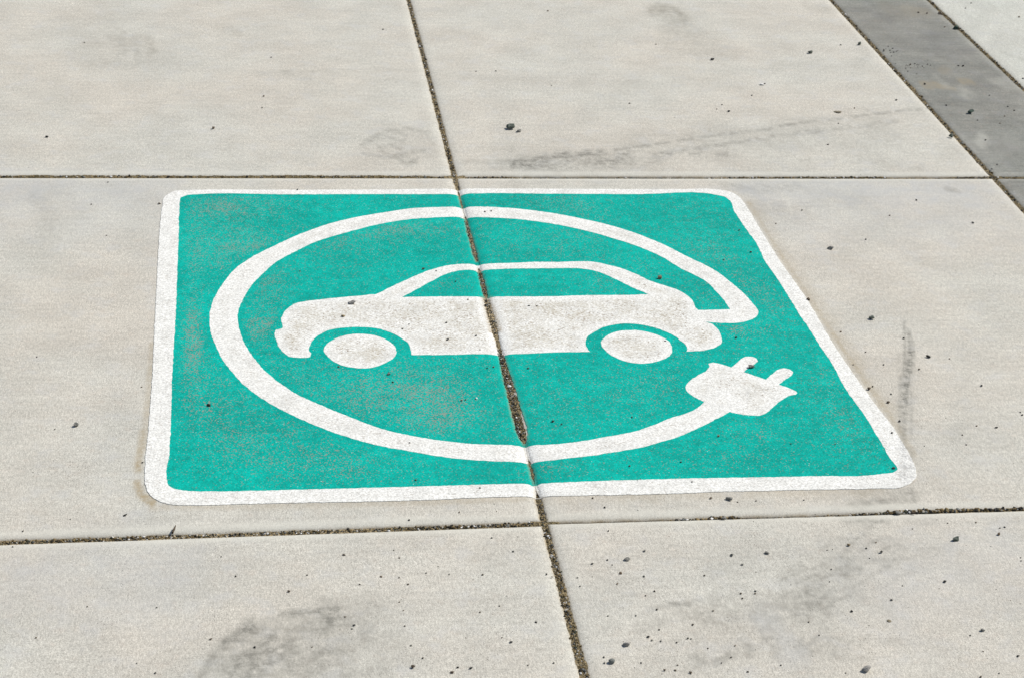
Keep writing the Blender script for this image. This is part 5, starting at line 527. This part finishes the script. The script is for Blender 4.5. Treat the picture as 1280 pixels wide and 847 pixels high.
PAL = [((0.13, 0.095, 0.045), 28), ((0.25, 0.185, 0.09), 18), ((0.035, 0.032, 0.026), 34), ((0.18, 0.18, 0.165), 15), ((0.42, 0.39, 0.33), 11), ((0.70, 0.69, 0.66), 6), ((0.06, 0.065, 0.04), 10)]
PALW = np.array([p[1] for p in PAL], float); PALW /= PALW.sum()
def pick(): 
    c = np.array(PAL[rng.choice(len(PAL), p=PALW)][0]); return c*rng.uniform(0.75, 1.25)
def joint_grains(path_fn, t0, t1, vert, level, per_m, half, rmax, boost=()):
    L = []
    for _ in range(int(per_m*(t1-t0))):
        t = rng.uniform(t0, t1); s = float(np.clip(rng.normal(0, half*0.55), -half, half)); r = rng.uniform(0.0006, 0.0013)
        if rng.random() < 0.15: r = rng.uniform(0.0013, rmax)
        lv = float(np.interp(t, [p[0] for p in level], [p[1] for p in level])); c = float(path_fn(t))
        L.append(((c+s, t) if vert else (t, c+s)) + (lv+r*0.35+rng.uniform(-.0004, .0008), r, pick()))
    for (a, b, n, r0, r1, up) in boost:
        for _ in range(n):
            t = rng.uniform(a, b); s = rng.normal(0, half*0.45); r = rng.uniform(r0, r1)
            lv = float(np.interp(t, [p[0] for p in level], [p[1] for p in level])); c = float(path_fn(t))
            L.append(((c+s, t) if vert else (t, c+s)) + (lv+r*0.4+up, r, pick()))
    return L
gl = joint_grains(XJ, 1.85, 2.34, True, LV, 1700, 0.006, 0.0024)
gl += joint_grains(XJ, 2.52, 2.83, True, LV, 2600, 0.0070, 0.0022)
gl += joint_grains(XJ, 2.87, 3.02, True, LV, 1500, 0.0065, 0.0015)
gl += joint_grains(XJ, 3.04, 3.13, True, LV, 1400, 0.0042, 0.0016)
gl += joint_grains(XJ, 3.20, 3.37, True, LV, 1000, 0.0036, 0.0016)
gl += joint_grains(XJ, 3.56, 4.9, True, LV, 900, 0.005, 0.003)
gl += joint_grains(K(XB1), 3.35, 4.95, True, [(0, -.0031), (8, -.0032)], 900, 0.006, 0.003)
gl += joint_grains(K(XB2), 4.0, 4.95, True, [(0, -.0029), (8, -.0030)], 900, 0.006, 0.003)
gl += joint_grains(YT, -0.6, 1.75, False, LT, 600, 0.004, 0.003, [(1.08, 1.36, 120, .001, .0022, .0008), (1.53, 1.62, 50, .001, .0022, .0012), (0.46, 0.56, 40, .001, .002, .0006)])
gl += joint_grains(YBL, -0.45, 0.43, False, LBL, 1700, 0.0048, 0.0022, [(0.25, 0.43, 90, .001, .0022, .0006), (-0.4, -0.2, 60, .001, .0022, .0006)])
gl += joint_grains(YBR, 0.5, 1.3, False, LBR, 1100, 0.0036, 0.002, [(0.63, 0.73, 90, .001, .0028, .0008), (0.9, 1.3, 330, .001, .003, .0008), (0.96, 1.06, 70, .0018, .004, .0016)])
grains('joint_gravel', gl, pavement)

# ---------------------------------------------------------------- the charging-bay marking
def smooth_loop(P, step=0.0035, corner=38):
    P = np.array(P); n = len(P); out = []
    d1 = P-np.roll(P, 1, 0); d2 = np.roll(P, -1, 0)-P
    ang = np.degrees(np.abs((np.arctan2(d2[:, 1], d2[:, 0])-np.arctan2(d1[:, 1], d1[:, 0])+np.pi) % (2*np.pi)-np.pi))
    l1, l2 = np.hypot(*d1.T), np.hypot(*d2.T)
    tan = d1/l1[:, None]*(l2/(l1+l2))[:, None]+d2/l2[:, None]*(l1/(l1+l2))[:, None]
    for i in range(n):
        j = (i+1) % n; L = l2[i]; k = max(1, int(round(L/step)))
        m0 = tan[i]*L if ang[i] < corner else d2[i]; m1 = tan[j]*L if ang[j] < corner else d2[i]
        for s in range(k):
            t = s/k; h = (2*t**3-3*t*t+1)*P[i]+(t**3-2*t*t+t)*m0+(-2*t**3+3*t*t)*P[j]+(t**3-t*t)*m1
            out.append(h)
    out = np.array(out)
    out += (np.stack([fbm(out[:, 0]*90, out[:, 1]*90, 41, 3), fbm(out[:, 0]*90, out[:, 1]*90, 47, 3)], -1)-0.5)*0.0022
    out += (np.stack([fbm(out[:, 0]*260, out[:, 1]*260, 43, 2), fbm(out[:, 0]*260, out[:, 1]*260, 49, 2)], -1)-0.5)*0.0016
    return out

def inside(poly, Q):
    c = np.zeros(len(Q), bool); a = poly; b = np.roll(poly, -1, 0)
    for (x0, y0), (x1, y1) in zip(a, b):
        if y0 == y1: continue
        s = ((y0 > Q[:, 1]) != (y1 > Q[:, 1]))
        c[s] ^= Q[s, 0] < (x1-x0)*(Q[s, 1]-y0)/(y1-y0)+x0
    return c

def gap_loop(T):
    T = sorted(T); ys = np.array([t[0] for t in T]); yy = np.arange(ys[0], ys[-1]+0.0001, 0.003)
    l = np.interp(yy, ys, [t[1] for t in T]); r = np.interp(yy, ys, [t[2] for t in T]); w = r-l
    l = l+(fbm(yy*150, yy*0+1.5, 51, 3)-0.5)*np.minimum(0.0045, w*0.9); r = r+(fbm(yy*150, yy*0+7.5, 57, 3)-0.5)*np.minimum(0.0045, w*0.9)
    r = np.maximum(r, l+0.0005)
    return np.concatenate([np.stack([l, yy], -1), np.stack([r, yy], -1)[::-1]])

LOOPS = {'out': smooth_loop(BORDER_OUT), 'inn': smooth_loop(BORDER_IN), 'cable': smooth_loop(CABLE), 'car': smooth_loop(CAR), 'win': smooth_loop(WINDOW),
         'plug': smooth_loop(PLUG[:12]+PLUG[20:23]+PLUG[30:]), 'pr1': smooth_loop(PLUG[11:21]), 'pr2': smooth_loop(PLUG[22:31]), 'fw': smooth_loop(FWHEEL), 'rw': smooth_loop(RWHEEL),
         'g1': gap_loop(GAP), 'g2': gap_loop(GAP2), 'g3': gap_loop(GAP3)}
pts, edges = [], []
for k, P in LOOPS.items():
    o = len(pts); pts += [tuple(p) for p in P]; edges += [(o+i, o+(i+1) % len(P)) for i in range(len(P))]
bx = LOOPS['out']; gx = np.arange(bx[:, 0].min(), bx[:, 0].max(), 0.0085); gy = np.arange(bx[:, 1].min(), bx[:, 1].max(), 0.0085)
GX, GY = np.meshgrid(gx, gy); Q = np.stack([GX.ravel(), GY.ravel()], -1)+rng.uniform(-.0015, .0015, (GX.size, 2))
Q = Q[np.abs(Q[:, 0]-XJ(Q[:, 1])) > WV+GV+0.003]
sx = np.array([-.034, -.028, -.023, -.019, -.0155, -.0125, -.010, -.008, -.0064, -.0052, -.0043, -.0034, -.0015]); sx = np.concatenate([sx, -sx[::-1]])
SX, SY = np.meshgrid(sx, np.arange(bx[:, 1].min(), bx[:, 1].max(), 0.006)); Q2 = np.stack([SX.ravel()+XJ(SY.ravel()), SY.ravel()], -1)+rng.uniform(-.0002, .0002, (SX.size, 2))
Q = np.concatenate([Q, Q2]); Q = Q[inside(bx, Q)]
allb = np.array(pts)
def near_d(Q, B):
    d = np.empty(len(Q))
    for i in range(0, len(Q), 1500): d[i:i+1500] = np.sqrt(((Q[i:i+1500, None]-B[None])**2).sum(-1).min(1))
    return d
Q = Q[near_d(Q, allb) > 0.0013]
nb = len(pts)
vo, _, fo, _, _, _ = delaunay_2d_cdt([Vector(p) for p in pts]+[Vector((float(a), float(b))) for a, b in Q], edges, [], 0, 1e-5)
VO = np.array([(v.x, v.y) for v in vo]); FO = np.array([f for f in fo if len(f) == 3])
cen = VO[FO].mean(1)
a_, b_, c_ = VO[FO[:, 0]], VO[FO[:, 1]], VO[FO[:, 2]]
area = (b_[:, 0]-a_[:, 0])*(c_[:, 1]-a_[:, 1])-(b_[:, 1]-a_[:, 1])*(c_[:, 0]-a_[:, 0])
FO[area < 0] = FO[area < 0][:, ::-1]
IN = {k: inside(P, cen) for k, P in LOOPS.items()}
reg = np.full(len(FO), 'green', dtype=object)
reg[IN['cable']] = 'cable'; reg[IN['car']] = 'car'; reg[IN['win']] = 'win'; reg[IN['fw']] = 'fw'; reg[IN['rw']] = 'rw'
reg[IN['plug']] = 'plug'; reg[IN['pr1'] & ~IN['plug']] = 'pr1'; reg[IN['pr2'] & ~IN['plug']] = 'pr2'
reg[~IN['inn']] = 'border'; reg[~IN['out']] = ''
for g in ('g1', 'g2', 'g3'): reg[IN[g]] = ''
HT = {'border': .0011, 'cable': .0011, 'car': .0011, 'fw': .0011, 'rw': .0011, 'plug': .0011, 'pr1': .0011, 'pr2': .0011, 'green': .0009, 'win': .0009, '': 0.0}
def base_z(x, y):
    d = np.abs(x-XJ(y))
    return rnd(np.maximum(d-GV, 0), DV, WV) + np.where(d < GV, 0.0002*(1-d/GV), 0) + (fbm(x*5, y*5, 77, 2)-0.5)*0.0006*np.clip(d/0.05, 0, 1)
BZ = base_z(VO[:, 0], VO[:, 1])
d_edge = near_d(VO, allb)                       # distance to the nearest outline
gapb = np.concatenate([LOOPS['g1'], LOOPS['g2'], LOOPS['g3']]); d_gap = near_d(VO, gapb)
def blob_sum(B, x, y):
    s = np.zeros(len(x))
    for a, rx, ry, cx, cy in B:
        s += a*np.exp(-(((x-cx)/rx)**2+((y-cy)/ry)**2)*0.8)
    return s
vx, vy = VO[:, 0], VO[:, 1]
rub = 0.85*blob_sum(WORN, vx, vy)*(0.35+1.3*fbm(vx*28, vy*28, 61, 3))+0.22+0.4*(fbm(vx*9, vy*9, 67, 3)-0.45)
rub = np.clip(rub, 0, 1.25)*(0.25+0.75*sstep(0.003, 0.016, d_edge))
soil = np.clip(blob_sum(DIRTY, vx, vy)*1.2+0.35*fbm(vx*12, vy*12, 71, 3), 0, 1)*sstep(0.002, 0.012, d_edge)
mid = sstep(0.006, 0.026, d_edge)*(0.35+1.1*fbm(vx*20, vy*20, 73, 3))
st = stains(vx, vy)
rim = (1-sstep(0.0, 0.0055, d_gap))*0.75*(0.4+fbm(vx*60, vy*60, 79, 2))
rim *= np.where(vx < XJ(vy), 1.0, 0.45)
door = (vy > 2.888) & (vy < 3.03); rim = np.where(door, np.maximum(rim, (1-sstep(0.0, 0.013, d_gap))*0.9), rim)

# who is on each side of an edge, for the little walls between levels
emap = {}
for t, f in enumerate(FO):
    for i in range(3):
        emap.setdefault((min(f[i], f[(i+1) % 3]), max(f[i], f[(i+1) % 3])), []).append(t)

marking = link('charging_symbol', None, None, (0.4335, 2.94, 0.0))
tag(marking, 'teal square with white border, electric car and plug, painted across the slab joint', 'painted symbol')
def part(name, keys, mat, parent, label=None, dirt_amt=1.0):
    keys = set(keys); fs = [t for t in range(len(FO)) if reg[t] in keys]
    F = FO[fs]; used, inv = np.unique(F, return_inverse=True); F = inv.reshape(F.shape)
    k0 = next(iter(keys)); h = HT[k0]
    pos = {int(v): i for i, v in enumerate(used)}
    walls, lowz, free = [], {}, set()
    for t in fs:
        f = FO[t]
        for i in range(3):
            a, b = int(f[i]), int(f[(i+1) % 3]); ts = emap[(min(a, b), max(a, b))]
            o = [reg[s] for s in ts if s != t]; o = o[0] if o else ''
            if o in keys or HT[o] >= h-1e-6: continue
            walls.append((a, b)); lz = HT[o]-0.0004 if o else -0.0012
            for v in (a, b):
                lowz[v] = min(lowz.get(v, 9), lz)
                if not o: free.add(v)
    top = np.full(len(used), h)
    for v in free: top[pos[v]] = h*0.88                      # worn rim where it meets bare concrete
    V = np.stack([VO[used, 0], VO[used, 1], BZ[used]+top], -1)
    nl = len(lowz); lw = {v: len(used)+i for i, v in enumerate(lowz)}
    Vl = np.array([(VO[v, 0], VO[v, 1], BZ[v]+z) for v, z in lowz.items()]+[tuple(V[pos[v]]) for v in lowz]).reshape(-1, 3)
    Wf = np.array([(lw[a]+nl, lw[a], lw[b], lw[b]+nl) for a, b in walls]).reshape(-1, 4)
    src = np.concatenate([used, np.array(list(lowz)*2, int)]).astype(int)
    wear = np.zeros((len(src), 4)); wear[:, 0] = rub[src]
    wear[:, 1] = soil[src] if mat is M['teal'] else mid[src]*dirt_amt
    wear[:, 2] = st[src, 0]*0.75; wear[:, 3] = np.clip(rim[src], 0, 1)
    wear[len(used):, 3] = np.maximum(wear[len(used):, 3], 0.15)
    org = np.array([0.4335, 2.94, 0.0])
    me = mesh_from(name, np.concatenate([V, Vl])-org, [F, Wf], mat, True, {'wear': wear})
    o = link(name, me, parent)
    if label: o['label'] = label
    return o
part('teal_field', ['green'], M['teal'], marking)
part('border', ['border'], M['white'], marking, dirt_amt=0.22)
part('cable', ['cable'], M['white'], marking, 'white ring that is the cable from the car to the plug', 0.3)
plug = part('plug', ['plug'], M['white'], marking, 'white electric plug with two prongs', 0.55)
part('prong', ['pr1'], M['white'], plug, None, 0.4); part('prong', ['pr2'], M['white'], plug, None, 0.4)
car = part('car_symbol', ['car'], M['white'], marking, 'white car seen from the side, facing left', 1.0)
part('wheel', ['fw'], M['white'], car, None, 1.15); part('wheel', ['rw'], M['white'], car, None, 0.9)
part('window', ['win'], M['teal'], car)

# ---------------------------------------------------------------- loose stones, each a thing of its own
import bmesh
def pebble(x, y, wmm, hmm, kind, label, seed):
    r = np.random.default_rng(seed+300)
    w, h = wmm/1000*1.04, hmm/1000*1.04
    flat = kind == 'f'; roundish = kind == 'R'
    bm = bmesh.new(); bmesh.ops.create_icosphere(bm, subdivisions=3 if w > 0.006 else 2, radius=1.0)
    dirs = r.normal(size=(13, 3)); dirs /= np.linalg.norm(dirs, axis=1)[:, None]
    cut = r.uniform(0.40, 0.78, 13) if not (roundish or flat) else r.uniform(0.86, 1.05, 13)
    ax, ay, az = w/2, w*r.uniform(0.30, 0.44), h*(r.uniform(0.34, 0.46) if not flat else 0.16)
    if kind == 'f': ay = h*1.1
    P = np.array([v.co for v in bm.verts])
    for d, c in zip(dirs, cut):                                # flats chipped off the pebble
        e = P@d; over = np.maximum(e-c, 0); P = P-over[:, None]*d
    amp = 0.09 if not kind == 'E' else 0.22
    for s in (2.1, 4.3):
        ph3 = r.uniform(0, 6.28, 3); P = P*(1+amp*(np.sin(P[:, 0]*s+ph3[0])*np.sin(P[:, 1]*s*1.2+ph3[1])*np.cos(P[:, 2]*s+ph3[2])))[:, None]; amp *= 0.6
    P = P/np.abs(P).max(0)
    P = P*np.array([ax, ay, az])
    for v, p in zip(bm.verts, P): v.co = p
    me = bpy.data.meshes.new('pebble'); bm.to_mesh(me); bm.free()
    me.polygons.foreach_set('use_smooth', np.full(len(me.polygons), bool(roundish or flat)))
    me.materials.append(STONE[kind])
    z0 = 0.0
    on_mark = bool(inside(LOOPS['out'], np.array([[x, y]]))[0])
    dj = abs(x-float(XJ(y)))
    if dj < 0.03: z0 = float(rnd(np.array(max(dj-GV, 0)), DV, WV)) if dj > 0.012 else float(np.interp(y, [p[0] for p in LV], [p[1] for p in LV]))+0.001
    elif min(abs(x-XB1), abs(x-XB2)) < 0.014: z0 = -0.0045
    elif abs(y-float(YBR(x))) < 0.008 and x > 0.45: z0 = -0.0022
    if on_mark and dj > 0.012: z0 += 0.0009
    o = link('pebble', me, None, (x, y+ay*0.55, z0+az*0.90)); o.rotation_euler = (r.uniform(-.12, .12), r.uniform(-.22, .22), r.uniform(-.5, .5))
    return tag(o, label, 'pebble', 'pebbles scattered on the pavement')
for i, (x, y, w, h, k, lab) in enumerate(PEBBLES): pebble(x, y, w, h, k, lab, i)

# a dry twig end lying in the near left joint
def twig():
    P = [(-0.1018, 2.2775, 0.001), (-0.0998, 2.2835, 0.003), (-0.0975, 2.2905, 0.005)]; V, F = [], []
    for i, p in enumerate(P):
        rr = (0.0016, 0.0017, 0.0008)[i]
        for k in range(6): V.append((p[0]+rr*math.cos(k*1.047), p[1]+rr*0.4*math.sin(k*1.047), p[2]+rr*math.sin(k*1.047)))
    for i in range(2):
        for k in range(6): F.append((i*6+k, i*6+(k+1) % 6, i*6+6+(k+1) % 6, i*6+6+k))
    V = np.array(V)-np.array(P[0])
    tag(link('twig', mesh_from('twig', V, np.array(F), STONE['b'], True), None, P[0]), 'short dark twig poking out of the near left cross joint', 'twig')
twig()

# fine dark grit strewn over the slabs: too small and too many to be told apart
gi = []
DK = [(0.03, 0.028, 0.024), (0.07, 0.055, 0.04), (0.13, 0.095, 0.06), (0.10, 0.10, 0.085)]
for x, y, d in GRIT:
    r = d*0.00048; gi.append((x, y+r*0.5, r*0.5+(0.0010 if inside(LOOPS['out'], np.array([[x, y]]))[0] else 0), r, DK[int(rng.integers(4))]))
for _ in range(300):
    y = rng.uniform(1.85, 4.85); x = rng.uniform(-0.62, 1.62) if rng.random() < 0.75 else rng.uniform(0.5, 1.6)
    if rng.random() < 0.35: y = rng.uniform(1.85, 2.6); x = rng.uniform(0.2, 1.3)
    r = rng.uniform(0.0004, 0.0009); dj = abs(x-float(XJ(y)))
    if dj < 0.035: continue
    gi.append((x, y, r*0.4+(0.0010 if inside(LOOPS['out'], np.array([[x, y]]))[0] else 0), r, DK[int(rng.integers(4))]))
tag(grains('grit', gi), 'fine dark grit scattered over the slabs', None)
